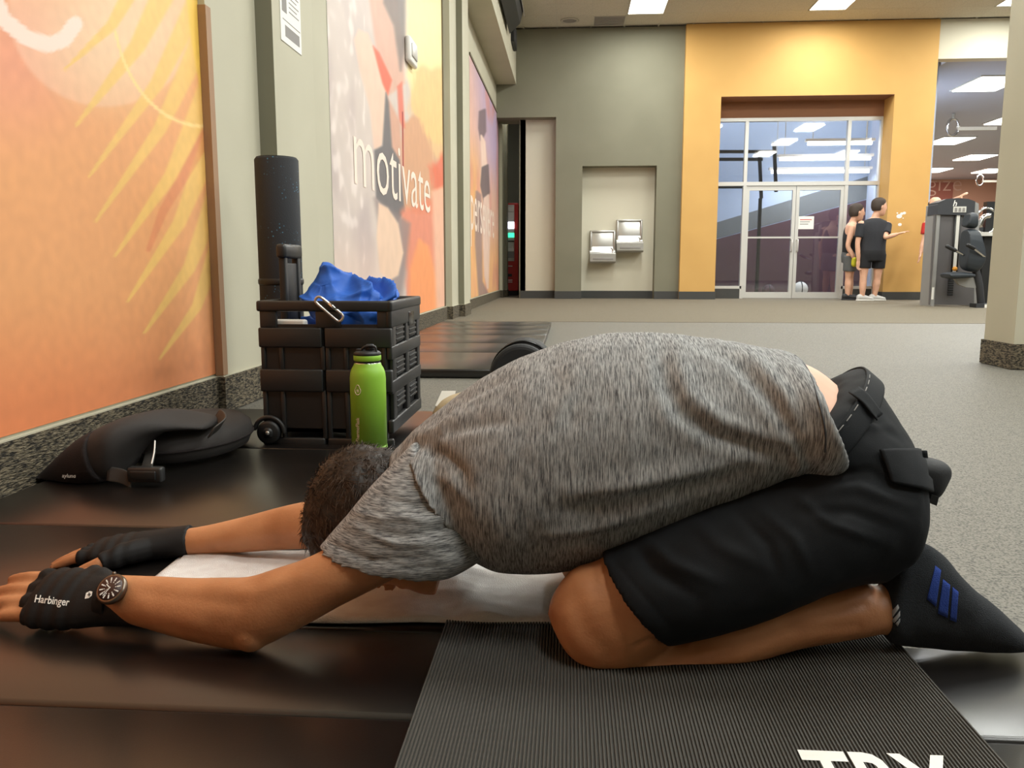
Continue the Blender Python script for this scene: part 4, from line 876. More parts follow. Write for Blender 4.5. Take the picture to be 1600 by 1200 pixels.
# far (right) leg, mostly hidden
for src in (TH, SH, FT):
    body.loft([(x[0]+Vector((.0, .26, 0)), x[1]*.98, x[2]*.98, x[3]) for x in src], 24, 3)
bme = body.remesh(.0036, 5, .5); v = verts(bme)
# forearm and calf relief, knee creases, then rest on the floor
pq = proj(v); nr = norms(bme); d = np.zeros(len(v))
for (pts, w_, a_) in (([(1090, 1010), (1180, 1000), (1290, 960), (1350, 945)], 9, -.0022), ([(1110, 1030), (1230, 985), (1340, 978)], 8, -.0016), ([(1130, 985), (1200, 970), (1260, 955)], 14, .002), ([(995, 1008), (1015, 1000), (1040, 1003)], 4, -.003), ([(1040, 1003), (1070, 995)], 4, -.002), ([(225, 925), (290, 935), (370, 945)], 12, -.0018), ([(230, 955), (310, 975)], 12, .0012), ([(330, 915), (400, 925), (470, 900)], 12, .0018), ([(900, 935), (915, 985), (950, 1020)], 16, -.0025), ([(885, 960), (900, 1005), (930, 1035)], 14, .002)):
    dd, tt, ss = polyline_d(pq, pts); d += a_*np.exp(-(dd/w_)**2)*(nr[:, 1] < .2)
v = v+nr*d[:, None]; floorz = np.where(v[:, 0] > yx0-.01, .0088, .0015)+np.where((v[:, 0] > -.8) & (v[:, 0] < 0) & (v[:, 1] > 1.13), .004, 0)
v[:, 2] = np.maximum(v[:, 2], floorz); setv(bme, v)
man = link('person', bme, 'skin', None, True); tag(man, 'man in a grey heathered t-shirt and black shorts, kneeling folded forward on the mat', 'person')
bvh = BVHTree.FromPolygons([tuple(x) for x in v], [tuple(p.vertices) for p in bme.polygons])
# paler lower back as second material
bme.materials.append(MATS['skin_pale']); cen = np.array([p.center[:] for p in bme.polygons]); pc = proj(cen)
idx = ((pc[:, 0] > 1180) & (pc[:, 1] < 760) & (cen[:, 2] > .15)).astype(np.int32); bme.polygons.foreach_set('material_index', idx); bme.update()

# ---- hair: cap plus strands
def inflate(me_src, sel, off):
    return None
mb = MB(); mb.loft([(HP(-.106, .000), uz*.042, Vector((0, .037, 0))), (HP(-.094, .000), uz*.072, Vector((0, .060, 0))), (HP(-.062, .006), uz*.096, Vector((0, .076, 0))), (HP(-.02, .018), uz*.090, Vector((0, .083, 0))), (HP(.02, .024), uz*.077, Vector((0, .080, 0))), (HP(.052, .018), uz*.062, Vector((0, .070, 0))), (HP(.075, .02), uz*.04, Vector((0, .055, 0)))], 28, 4)
hme = mb.remesh(.005, 3); hv = verts(hme); hn = norms(hme); setv(hme, hv+hn*(.004*nz(hv, 55, 1))[:, None]); hv = verts(hme)
hair = link('hair', hme, 'hair', man, True); hair['label'] = 'short dark brown hair'
mb = MB(); ids = np.random.choice(len(hv), 5200)
for i in ids:
    p = Vector(hv[i]); n_ = Vector(hn[i]); fl_ = (-uz*.1+ux*.9+Vector((0, random.uniform(-.5, .5), random.uniform(-.4, .4)))); fl_ = (fl_-n_*fl_.dot(n_)).normalized()
    if random.random() < .5: fl_ = (fl_+Vector((-.9, random.uniform(-.6, .6), random.uniform(-.9, .3)))); fl_ = (fl_-n_*fl_.dot(n_)).normalized()
    L = random.uniform(.012, .026); sd_ = n_.cross(fl_)*.00055
    a = p-n_*.001; b_ = p+fl_*L*.5+n_*.0035; c_ = p+fl_*L+n_*random.uniform(.002, .007)
    mb.add([a-sd_, a+sd_, b_+sd_, b_-sd_, c_], [(0, 1, 2, 3), (3, 2, 4)])
st_ = mb.build('hair_strands', 'hair', hair, False, False); st_['kind'] = 'stuff'

# ---- shirt: trunk
SH_ = [ring((612, 708), (672, 800), YM, .085), ring((632, 690), (690, 820), YM, .10), ring((652, 668), (735, 856), YM, .13), ring((722, 612), (795, 880), YM, .185), ring((800, 565), (866, 880), YM, .192), ring((880, 536), (935, 868), YM, .190), ring((960, 521), (1015, 846), YM, .184), ring((1040, 520), (1086, 818), YM, .176), ring((1120, 530), (1156, 786), YM, .172), ring((1195, 546), (1225, 752), 1.19, .184, 2, YM, .008), ring((1245, 556), (1290, 748), 1.17, .200, 2.3, YM, .026), ring((1266, 565), (1326, 734), 1.16, .206, 2.4, YM, .034), ring((1268, 569), (1326, 728), 1.16, .202, 2, YM, .032), ring((1240, 572), (1300, 730), 1.15, .155, 2, YM, .03), ring((1200, 572), (1225, 730), 1.18, .140, 2, YM, .02)]
mb = MB(); mb.loft(SH_, 48, 4)
# collar roll
mb.tube([HP(.062+.012*math.cos(a*2), .03+.062*math.sin(a), .072*math.cos(a)) for a in np.linspace(0, 6.283, 13)[:-1]], .010, 8, 2, True)
# shoulder bulge towards the near and far arms
for yy in (1.115, 1.33): mb.loft([ring((668, 690), (770, 850), yy+.02, .07), ring((640, 712), (735, 842), yy, .072)], 24, 3)
sme = mb.remesh(.0042, 9, .5); v = verts(sme); nr = norms(sme); pq = proj(v); d = np.zeros(len(v)); near = sm(.35, -.1, nr[:, 1])
def fold(pts, w_, a_, sh=0.0):
    """ridge of height a_; sh adds a valley on one side"""
    global d
    dd, tt, ss = polyline_d(pq, pts); tap = np.sin(np.pi*np.clip(tt, .04, .96))**.6
    d = d+near*tap*(a_*np.exp(-(dd/w_)**2)+sh*(ss/w_)*np.exp(-(dd/(w_*1.3))**2)*(dd < 4*w_))
fold([(1025, 545), (1035, 590), (1060, 645), (1110, 680), (1180, 700), (1250, 712)], 15, -.009, .007)
fold([(1060, 560), (1075, 620), (1130, 665), (1200, 688), (1250, 698)], 16, .009)
fold([(1080, 532), (1140, 560), (1190, 610), (1225, 660), (1245, 700)], 13, -.007, .005)
fold([(1120, 535), (1180, 565), (1225, 620), (1250, 680)], 13, .007)
fold([(890, 775), (970, 765), (1060, 745), (1150, 725)], 14, .008, -.006)
fold([(860, 800), (960, 790), (1060, 765), (1170, 735)], 12, -.006)
fold([(840, 840), (930, 825), (1040, 790)], 10, .005); fold([(830, 855), (920, 842), (1000, 820)], 8, -.004)
fold([(900, 620), (885, 650), (870, 680)], 14, -.003, .003); fold([(905, 560), (895, 600), (880, 660)], 20, .003)
fold([(690, 680), (740, 668), (800, 660)], 10, -.005, .004); fold([(650, 700), (690, 712), (715, 735), (725, 760)], 9, -.007, .005)
fold([(640, 690), (690, 670), (730, 640)], 9, .005); fold([(700, 640), (760, 605), (800, 585)], 7, -.004); fold([(670, 735), (705, 755), (740, 790)], 9, .005)
fold([(1235, 690), (1250, 725), (1240, 745)], 8, .006)
# hem groove and seam line
hem = [(1240, 553), (1262, 575), (1280, 620), (1288, 660), (1292, 700), (1280, 715)]
d += .0022*nz(v, 17, 4)+.001*nz(v, 45, 8)
v = v+nr*d[:, None]; v[:, 2] = np.maximum(v[:, 2], .012); setv(sme, v); o = link('shirt', sme, 'shirt', man, True); o['label'] = 'grey heathered t-shirt'; shirt = o
tb_ = BVHTree.FromPolygons([tuple(x) for x in v], [tuple(p.vertices) for p in sme.polygons])
def scast(q):
    dr = ray(*q).normalized(); h = tb_.ray_cast(CAM, dr, 3); return h[0] if h[0] is not None else None
hp_ = [scast(q) for q in ((1243, 556), (1256, 568), (1268, 590), (1277, 620), (1285, 650), (1290, 680), (1289, 705))]
MB().tube([q for q in hp_ if q is not None], .0013, 6, 4).build('hem_seam', 'machine_dark', shirt, True)
# ---- sleeves
def sleeve(secs, folds, nm='sleeve'):
    global d, pq, near
    mb = MB(); mb.loft(secs, 40, 5); me = mb.remesh(.0038, 10, .5); v = verts(me); nr = norms(me); pq = proj(v); near = np.ones(len(v)); d = np.zeros(len(v))
    for f_ in folds: fold(*f_)
    d += .0012*nz(v, 30, 6); v = v+nr*d[:, None]; setv(me, v); o = link(nm, me, 'sleeve', man, True); return o
s1 = sleeve([ring((648, 690), (775, 846), 1.14, .074), ring((608, 728), (765, 862), 1.12, .080), ring((572, 768), (752, 875), 1.10, .074), ring((535, 812), (728, 890), 1.088, .068), ring((508, 842), (712, 897), 1.082, .064), ring((497, 853), (704, 899), 1.08, .063), ring((502, 852), (700, 895), 1.08, .058), ring((530, 830), (690, 880), 1.085, .05)],
    [([(600, 800), (660, 815), (760, 800)], 7, .004), ([(570, 830), (640, 838), (740, 815)], 6, -.004), ([(545, 820), (620, 850), (720, 848)], 6, .004), ([(590, 775), (650, 790), (740, 790)], 6, -.003), ([(520, 850), (580, 875), (690, 872)], 6, -.003), ([(505, 842), (560, 872), (640, 888), (708, 884)], 3, -.0025), ([(555, 800), (600, 812), (660, 808)], 5, .003)])
s2 = sleeve([ring((690, 715), (760, 850), 1.33, .066), ring((640, 742), (690, 865), 1.37, .068), ring((590, 752), (610, 872), 1.39, .066), ring((560, 760), (575, 872), 1.40, .064), ring((565, 765), (580, 868), 1.40, .058), ring((590, 770), (600, 860), 1.40, .05)], [])
# ---- shorts
PE = [ring((1345, 606), (1205, 742), 1.14, .158, 2, YM, .035), ring((1384, 590), (1215, 748), 1.14, .164, 2, YM, .04), ring((1390, 594), (1235, 752), 1.14, .168, 2, YM, .04), ring((1420, 640), (1262, 792), 1.13, .180, 2, YM, .02), ring((1444, 705), (1300, 840), 1.125, .194, 2, YM, .0), ring((1442, 775), (1345, 895), 1.125, .185, 2, YM), ring((1418, 828), (1374, 905), 1.12, .14, 2, YM)]
LEG = [ring((1425, 690), (1374, 918), 1.10, .11, 2, 1.135), ring((1345, 690), (1345, 914), 1.10, .106, 2, 1.12), ring((1250, 728), (1265, 925), 1.10, .100), ring((1130, 782), (1180, 962), 1.085, .094), ring((1030, 826), (1110, 984), 1.075, .088), ring((950, 862), (1054, 997), 1.07, .082), ring((939, 868), (1044, 999), 1.07, .080), ring((946, 872), (1046, 992), 1.07, .074), ring((990, 868), (1070, 970), 1.075, .066)]
mb = MB(); mb.loft(PE, 40, 4); mb.loft(LEG, 40, 4); mb.loft([(c+Vector((0, .27, 0)), a, b, e) for c, a, b, e in LEG], 32, 3)
me = mb.remesh(.0045, 6, .5); v = verts(me); nr = norms(me); pq = proj(v); near = sm(.35, -.1, nr[:, 1]); d = np.zeros(len(v))
for f_ in (([(1260, 770), (1340, 760), (1420, 790)], 10, .005), ([(1240, 800), (1330, 800), (1410, 830)], 9, -.004), ([(1290, 680), (1340, 660), (1390, 670)], 7, .004), ([(1310, 665), (1360, 655), (1410, 690)], 7, -.003), ([(990, 850), (1020, 890), (1090, 935)], 10, -.006), ([(1010, 845), (1050, 880), (1120, 910)], 10, .006), ([(1080, 810), (1120, 850), (1200, 890)], 12, .004), ([(1150, 800), (1200, 850), (1215, 900)], 9, -.004), ([(1180, 790), (1240, 840), (1265, 890)], 9, .004), ([(1235, 770), (1300, 820), (1390, 850)], 8, .004), ([(955, 870), (1050, 985)], 3, -.002), ([(1290, 745), (1360, 735), (1400, 760)], 7, -.003)): fold(*f_)
d += .003*nz(v, 11, 2)+.0012*nz(v, 34, 5)
v = v+nr*d[:, None]; v[:, 2] = np.maximum(v[:, 2], .013); setv(me, v); sho = link('shorts', me, 'shorts', man, True); sho['label'] = 'black cargo shorts'
sb = BVHTree.FromPolygons([tuple(x) for x in v], [tuple(p.vertices) for p in me.polygons])
def drape(nm, poly_px, m, par, tree, off=.003, n=14, th=.002):
    """patch laid on a body surface: bilinear px quad, cast along +Y"""
    a, b, c, e = [np.array(q, float) for q in poly_px]; V = []; ok = True
    for j in range(n+1):
        for i in range(n+1):
            u, w_ = i/n, j/n; q = (a*(1-u)+b*u)*(1-w_)+(e*(1-u)+c*u)*w_; p = P(q[0], q[1], 1.05); o_ = CAM+(p-CAM)*.6; dr = (p-CAM).normalized()
            h = tree.ray_cast(o_, dr, 2.0); V.append((h[0]+h[1]*off) if h[0] is not None else P(q[0], q[1], 1.12))
    Fc = [(j*(n+1)+i, j*(n+1)+i+1, (j+1)*(n+1)+i+1, (j+1)*(n+1)+i) for j in range(n) for i in range(n)]
    o = MB().add(V, Fc).build(nm, m, par, True, False); s = o.modifiers.new('t', 'SOLIDIFY'); s.thickness = th; s.offset = 0; return o
wc0, wa0, wb0, _e = PE[2]; wnrm = wa0.cross(wb0).normalized(); wnrm = wnrm if wnrm.x < 0 else -wnrm
def wpt(th, k=1.0, o=-.008): return wc0+wnrm*o+wa0*(k*math.cos(th))+wb0*(k*math.sin(th))
MB().loft([(wpt(th, 1.012), wnrm*.016, (wa0*math.cos(th)+wb0*math.sin(th)).normalized()*.0022, 5) for th in np.linspace(0, 6.2832, 49)[:-1]], 12, 1, closed=True).build('waistband', 'shorts', sho, True)
drape('belt_loop', [(1330, 622), (1343, 614), (1372, 652), (1362, 662)], 'shorts', sho, sb, .009, 8, .002)
drape('pocket_flap', [(1371, 704), (1448, 704), (1455, 770), (1392, 755)], 'shorts', sho, sb, .005, 14, .004)
for k in range(7):
    th = -.25-k*.17; MB().tube([wpt(th, 1.03, .004), wpt(th-.05, 1.03, .004), wpt(th-.1, 1.03, .004)], .0007, 6, 1).build('stitch', 'photo_grey', sho, True)
# pocket sticking out behind
mb = MB(); mb.loft([ring((1425, 712), (1425, 772), 1.12, .03, 3), ring((1456, 716), (1450, 777), 1.12, .03, 3), ring((1476, 722), (1460, 776), 1.12, .022, 3), ring((1486, 735), (1468, 768), 1.12, .012, 3)], 20, 4); me2 = mb.remesh(.004, 4); link('pocket', me2, 'bag', sho, True)
MB().obox(P(1459, 781, 1.09), (.005, 0, -.002), (0, .001, 0), (.001, 0, .006)).build('tab', 'black', sho)
# ---- sock
mb = MB()
def grow(r, k): c, a, b, e = r; return (c, a.normalized()*(a.length+k), b.normalized()*(b.length+k), e)
SO = [grow(ring((1381, 918), (1378, 990), 1.115, .035), .002)]+[grow(r, .004) for r in FT[1:]]
SO = [SO[0]]+[grow(ring((1396, 888), (1392, 1000), 1.117, .036), .003)]+SO[1:]+[ring((1597, 990), (1597, 1004), 1.134, .02)]
mb.loft(SO, 32, 4); me = mb.remesh(.0038, 4); v = verts(me); nr = norms(me); v = v+nr*(.0012*nz(v, 40, 3))[:, None]; v[:, 2] = np.maximum(v[:, 2], np.where(v[:, 0] < yx1+.004, .0095, .002)); setv(me, v)
sk_ = link('sock', me, 'sock', man, True); sk_['label'] = 'dark grey sock with three blue stripes'
kb = BVHTree.FromPolygons([tuple(x) for x in v], [tuple(p.vertices) for p in me.polygons])
for q in ([(1461, 884), (1470, 891), (1462, 948), (1448, 936)], [(1473, 905), (1484, 914), (1480, 965), (1465, 958)], [(1488, 917), (1497, 925), (1494, 972), (1484, 968)]): drape('stripe', q, 'sock_blue', sk_, kb, .0007, 8, .0005)
drape('emblem_bar', [(1389, 962), (1403, 944), (1405, 950), (1393, 968)], 'stripe_sock', sk_, kb, .001, 4, .0006); drape('emblem_bar', [(1394, 970), (1406, 954), (1406, 962), (1398, 973)], 'stripe_sock', sk_, kb, .001, 4, .0006); drape('emblem_bar', [(1399, 974), (1406, 966), (1406, 970), (1402, 978)], 'stripe_sock', sk_, kb, .001, 4, .0006)
mb = MB(); mb.loft([(x[0]+Vector((0, .26, 0)), x[1], x[2], x[3]) for x in SO], 24, 3); me = mb.remesh(.005, 3); v = verts(me); v[:, 2] = np.maximum(v[:, 2], .01); setv(me, v); link('sock', me, 'sock', man, True)
# ---- gloves and watch
glv = []
for gm_, W_, f_, nm_ in ((gvN, wn, fN, 'near'), (gvF, wf, fF, 'far')):
    me = gm_.remesh(.003, 3); v = verts(me); nr = norms(me)
    ph = (v-np.array(W_)) @ np.array(f_.normalized()); v = v+nr*(.0012*np.sin(ph*260)*sm(.02, .05, ph))[:, None]
    v[:, 2] = np.maximum(v[:, 2], .001); setv(me, v); g_ = link('glove', me, 'glove', man, True); glv.append((g_, BVHTree.FromPolygons([tuple(x) for x in v], [tuple(p.vertices) for p in me.polygons])))
    g_['label'] = 'black fingerless training glove'
def cast(tree, px, py, off=.0008):
    p = P(px, py, 1.0); dr = (p-CAM).normalized(); h = tree.ray_cast(CAM, dr, 3)
    return (h[0]+h[1]*off) if h[0] is not None else P(px, py, 1.12)
v, fs, _ = text_geo('Harbinger', .012, .25); mb = MB(); mb.add([cast(glv[0][1], 54+x*55+y*2, 941+x*6-y*70) for x, y, z in v], fs); mb.build('lettering', 'white', glv[0][0], fix=False)
pts = [(133, 936), (135, 927), (141, 924), (145, 925), (144, 931), (139, 935)]
mb = MB(); mb.add([cast(glv[0][1], *q, .001) for q in pts], [tuple(range(6))]); mb.build('emblem', 'white', glv[0][0], fix=False)
mb = MB()
for q in (((137.5, 929.6), (142.5, 928.6), (142.5, 930), (137.5, 931)), ((139.2, 926.6), (140.7, 926.4), (141, 932.6), (139.6, 932.8))): mb.add([cast(glv[0][1], *z, .0016) for z in q], [(0, 1, 2, 3)])
mb.build('emblem_cross', 'black', glv[0][0], fix=False)
wa = bpy.data.objects.new('wristwatch', None); COL.objects.link(wa); wc = cast(bvh, 186, 920, .004); wa.location = wc; wa.parent = man; wa.matrix_parent_inverse = pinv(man); wa['label'] = 'round wristwatch with a dark dial and pale numerals'
wcen = P(174, 920, wc.y-.006); wn_ = Vector((-.12, -.72, .68)).normalized(); wx = Vector((1, 0, .25)); wx = (wx-wn_*wx.dot(wn_)).normalized(); wy_ = wn_.cross(wx)
def disc(nm, m, r0, prof, par): 
    secs = [(wcen+wn_*h, wx*r, wy_*r) for r, h in prof]; return MB().loft(secs, 36, 1).build(nm, m, par, True)
disc('case', 'watch_metal', .02, [(.0205, -.008), (.0222, -.004), (.0222, .001), (.0205, .0028), (.0185, .003)], wa)
disc('dial', 'dial', .018, [(.0184, .0028), (.0184, .0032)], wa)
mb = MB()
for k in range(12):
    a = k*math.pi/6; c = wcen+wn_*.0036+(wx*math.cos(a)+wy_*math.sin(a))*.0135; r_d = (wx*math.cos(a)+wy_*math.sin(a)); mb.obox(c, r_d*.0026, wn_.cross(r_d)*.0009, wn_*.0002)
    c = wcen+wn_*.0036+(wx*math.cos(a)+wy_*math.sin(a))*.009; mb.obox(c, r_d*.0010, wn_.cross(r_d)*.0005, wn_*.0002)
mb.build('dial_markings', 'white', wa)
for a, L, w_ in ((2.3, .009, .0007), (4.0, .0135, .0005), (3.6, .015, .0002)):
    r_d = wx*math.cos(a)+wy_*math.sin(a); MB().obox(wcen+wn_*.0042+r_d*L*.45, r_d*L*.55, wn_.cross(r_d)*w_, wn_*.0002).build('watch_hand', 'white', wa)
MB().cyl(wcen+wy_*.022, wcen+wy_*.0255, .0026, 10).build('crown', 'watch_metal', wa, True)
aw = fN.normalized(); wcn = P(178, 935, 1.117)
MB().loft([(wcn+aw*.004+(tN*math.cos(a)*.034+nN*math.sin(a)*.030), aw*.009, (tN*math.cos(a)+nN*math.sin(a))*.0014, 5) for a in np.linspace(0, 6.283, 25)[:-1]], 12, 1, closed=True).build('strap', 'glove', wa, True)


# ================================================================== FAR THINGS
# ---- drinking fountains
def fountain(px0, px1, pt, pm, pb, label):
    Yw = YF+.3; x0, x1 = P(px0, pm, Yw-.3).x, P(px1, pm, Yw-.3).x; zt, zm, zb = P(px0, pt, Yw-.1).z, P(px0, pm, Yw-.36).z, P(px0, pb, Yw-.36).z
    t = thing('drinking_fountain', label, 'fountain', ((x0+x1)/2, Yw, zb), 'stainless drinking fountains in the recess')
    MB().rbox(x0, x1, Yw-.05, Yw-.002, zb, zt, .015).build('back_plate', 'steel', t, True)
    MB().rbox(x0, x0+.035, Yw-.09, Yw-.04, zm, zt, .012).rbox(x1-.035, x1, Yw-.09, Yw-.04, zm, zt, .012).rbox(x0, x1, Yw-.09, Yw-.04, zt-.035, zt, .012).build('back_rim', 'steel', t, True)
    mb = MB(); pr_ = [(Yw-.002, zb), (Yw-.34, zb), (Yw-.38, zb+.03), (Yw-.38, zm-.02), (Yw-.36, zm), (Yw-.33, zm-.015), (Yw-.2, zm-.04), (Yw-.1, zm+.02), (Yw-.05, zm+.12), (Yw-.002, zm+.12)]
    mb.prism([(x0, y, z) for y, z in pr_], (x1-x0, 0, 0)); mb.build('basin', 'steel', t)
    MB().rbox(x0+.05, x1-.05, Yw-.388, Yw-.378, zb+.06, zb+.1, .004).build('push_bar', 'photo_grey', t, True)
    MB().tube([(x1-.06, Yw-.25, zm-.03), (x1-.06, Yw-.25, zm+.06), (x1-.09, Yw-.26, zm+.09)], .012, 8, 3).build('spout', 'chrome', t, True)
    MB().cyl((x1-.05, Yw-.33, zm-.02), (x1-.05, Yw-.33, zm+.025), .018).build('button', 'chrome', t, True)
fountain(922, 962, 360, 395, 411, 'lower stainless drinking fountain, on the left')
fountain(964, 1005, 343, 378, 394, 'higher stainless drinking fountain, on the right')
# ---- vending machine in the corridor
Yv = G(805, 462).y; x0 = P(772, 400, Yv).x; x1 = P(810, 400, Yv).x; zt = P(800, 317, Yv).z
t = thing('vending_machine', 'red vending machine with lit buttons at the corridor end', 'vending machine', ((x0+x1)/2, Yv+.4, FLOOR))
VZ = lambda py: P(800, py, Yv).z
MB().rbox(x0, x1, Yv+.02, Yv+.8, FLOOR+.1, zt, .02).build('cabinet', 'red', t); MB().box(x0+.03, x1-.03, Yv+.06, Yv+.75, FLOOR, FLOOR+.1).build('plinth', 'black', t)
xa, xb = P(790, 400, Yv).x, P(803.5, 400, Yv).x
MB().rbox(xa, xb, Yv, Yv+.03, VZ(408), VZ(320), .008).build('control_panel', 'machine_white', t, True)
MB().box(xa, xb, Yv-.012, Yv, VZ(357), VZ(347)).build('lit_display', 'glow_white', t); MB().box(xa, xb, Yv-.012, Yv, VZ(371), VZ(364)).build('lit_button', 'glow_green', t)
for a, b in ((330, 324), (343, 332), (392, 388)): MB().box(xa, xb-.01, Yv-.008, Yv, VZ(a), VZ(b)).build('selection_label', 'white', t)
MB().box(xa, xb, Yv-.008, Yv, VZ(403), VZ(393)).build('coin_return', 'photo_grey', t); MB().box(xa, xb, Yv-.008, Yv, VZ(378), VZ(376)).build('card_slot', 'black', t)
MB().box(xa, xb-.05, Yv+.005, Yv+.03, VZ(432), VZ(428)).build('vend_slot', 'black', t)
for a in (415, 437, 440): MB().box(xa, xb-.04, Yv+.012, Yv+.03, VZ(a+1.4), VZ(a)).build('print_line', 'white', t)
# ---- television hung at the bulkhead and a small box
ya, yb = G(768, -1, ZS).y, 0; c0 = Wl(772, 20, XS); c1 = Wl(796, 50, XS)
t = thing('wall_speaker', 'black loudspeaker on a bracket high on the beige bulkhead', 'speaker', (XS+.1, c0.y, c1.z))
A = c0.y+.1; B = c1.y-.1; zt, zb = Wl(780, -30, XS).z, Wl(792, 52, XS).z
MB().prism([(XS+.04, A, zt), (XS+.26, A, zt), (XS+.2, A+.1, zb+.15), (XS+.04, A+.1, zb)], (0, (B-A)*.8, 0)).build('cabinet', 'black', t)
MB().box(XS, XS+.05, A+.2, A+.35, zb+.2, zt-.1).build('bracket', 'black', t); MB().box(XS+.262, XS+.266, A+.1, B-.3, zb+.3, zt-.05).build('grille', 'grey_plastic', t)
ya, yb = Yat(817.5, XS, 137), Yat(822, XS, 137); z0 = Wl(820, 149, XS).z; z1 = Wl(820, 124, XS).z
t = thing('wall_box', 'small black box on the far end of the bulkhead face', 'box', (XS, YF-1, z0)); MB().rbox(XS, XS+.06, YF-1.35, YF-.7, z0, z1, .01).build('box_body', 'black', t); MB().rbox(XS+.06, XS+.065, YF-1.3, YF-.75, z0+.03, z1-.03, .002).build('cover', 'machine_dark', t)

# ---- standing people
def figure(label, Y, jt, hairc, top, topm, botm, shoem, skin='skin_pale', sleeves=True, face=(1, 0, 0), bald=False, hem_short=None, legs=True, hand_m=None):
    """jt: photo points of joints with a small depth offset: name -> (px, py, dy)"""
    J = {k: P(v_[0], v_[1], Y+v_[2]) for k, v_ in jt.items()}; S = Y/F
    b = MB(); f_ = Vector(face).normalized(); hd = J['head']; hr = 12.2*S
    side_ = f_.cross(Vector((0, 0, 1))).normalized()
    b.loft([(hd+Vector((0, 0, hr*1.05))-f_*hr*.05, f_*hr*.3, side_*hr*.3), (hd+Vector((0, 0, hr*.75))-f_*hr*.05, f_*hr*.72, side_*hr*.62), (hd+Vector((0, 0, hr*.2))-f_*hr*.02, f_*hr*.86, side_*hr*.70), (hd-Vector((0, 0, hr*.4))+f_*hr*.06, f_*hr*.74, side_*hr*.62), (hd-Vector((0, 0, hr*.9))+f_*hr*.18, f_*hr*.52, side_*hr*.46), (hd-Vector((0, 0, hr*1.1))+f_*hr*.25, f_*hr*.3, side_*hr*.3)], 16, 3)
    b.loft([(hd+f_*hr*.78+Vector((0, 0, hr*.15)), Vector((0, 0, hr*.1)), side_*hr*.08), (hd+f_*hr*1.02-Vector((0, 0, hr*.18)), Vector((0, 0, hr*.13)), side_*hr*.13), (hd+f_*hr*.85-Vector((0, 0, hr*.28)), Vector((0, 0, hr*.08)), side_*hr*.12)], 10, 2)
    b.ell(hd+f_*hr*.72-Vector((0, 0, hr*.58)), hr*.12, hr*.16, hr*.08, 8)
    for s in (-1, 1): b.ell(hd+f_*hr*.72+side_*s*hr*.3+Vector((0, 0, hr*.08)), hr*.1, hr*.12, hr*.08, 8); b.ell(hd-f_*hr*.02+side_*s*hr*.72-Vector((0, 0, hr*.05)), hr*.14, hr*.1, hr*.24, 8)
    nk = J['neck']; b.tube([hd-Vector((0, 0, hr*.5))-f_*hr*.15, nk], [.058, .062], 12, 3)
    mid = (J['shl']+J['shr'])/2; hip = (J['hipl']+J['hipr'])/2; wst = mid*.42+hip*.58; acr = (J['shr']-J['shl']); acr = Vector((acr.x, acr.y, 0)).normalized(); fo = acr.cross(Vector((0, 0, 1))).normalized()
    shw = (J['shr']-J['shl']).length/2
    tor = [(nk, acr*.07, fo*.06), (mid+Vector((0, 0, .03)), acr*shw*.95, fo*.10), (mid-Vector((0, 0, .12)), acr*(shw*.98), fo*.125), (wst, acr*shw*.88, fo*.125), (hip+Vector((0, 0, .06)), acr*shw*.88, fo*.13), (hip-Vector((0, 0, .08)), acr*shw*.8, fo*.11)]
    b.loft(tor, 20, 3)
    arms = {}
    for s in ('l', 'r'):
        if 'el'+s not in J: continue
        sh, el, wr_ = J['sh'+s], J['el'+s], J['wr'+s]; fw = (wr_-el).normalized()
        b.tube([sh, sh*.5+el*.5, el, el*.5+wr_*.5, wr_], [.062, .052, .042, .042, .03], 12, 3); arms[s] = (sh, el, wr_)
        t_ = Vector((0, -1, 0)) if abs(fw.z) < .7 else f_; t_ = (t_-fw*t_.dot(fw)).normalized(); n_ = t_.cross(fw)
        if s == 'r' and 'point' in jt: n_ = Vector((0, 0, 1)); t_ = Vector((0, -1, 0))
        sk, _ = hand(wr_+fw*.03, fw, t_, n_, (.07, .078, .072, .058), 1.0, .55, .25, th=(.03, .06, .08), tw=(.035, .06, .075), rs=1.15); b.add(sk.v, sk.f)
    if legs:
        for s in ('l', 'r'):
            h, k, a = J['hip'+s], J['kn'+s], J['an'+s]
            b.tube([h, h*.6+k*.4, k, k*.62+a*.38, a*.85+k*.15, a], [.095, .088, .060, .062, .042, .04], 14, 3)
            td = f_; b.tube([a+Vector((0, 0, -.01))-td*.05, a+td*.12-Vector((0, 0, .03))], [.04, .035], 10, 2)
    me = b.remesh(.011, 3); pn = link('person', me, skin, None, True); tag(pn, label, 'person', 'people standing by the orange wall')
    # hair
    hb = MB()
    if bald: hb.loft([(hd+Vector((0, 0, hr*.5))-f_*hr*.2, f_*hr*.70, side_*hr*.74), (hd+Vector((0, 0, hr*.1))-f_*hr*.22, f_*hr*.76, side_*hr*.78), (hd-Vector((0, 0, hr*.45))-f_*hr*.2, f_*hr*.6, side_*hr*.68)], 16, 3)
    else: hb.loft([(hd+Vector((0, 0, hr*1.1))-f_*hr*.1, f_*hr*.35, side_*hr*.35), (hd+Vector((0, 0, hr*.8))-f_*hr*.1, f_*hr*.78, side_*hr*.7), (hd+Vector((0, 0, hr*.35))-f_*hr*.15, f_*hr*.85, side_*hr*.78), (hd-Vector((0, 0, hr*.1))-f_*hr*.28, f_*hr*.68, side_*hr*.76), (hd-Vector((0, 0, hr*.5))-f_*hr*.3, f_*hr*.5, side_*hr*.62)], 16, 3)
    link('hair', hb.remesh(.01, 2), hairc, pn, True)
    tb = MB(); up_ = .022
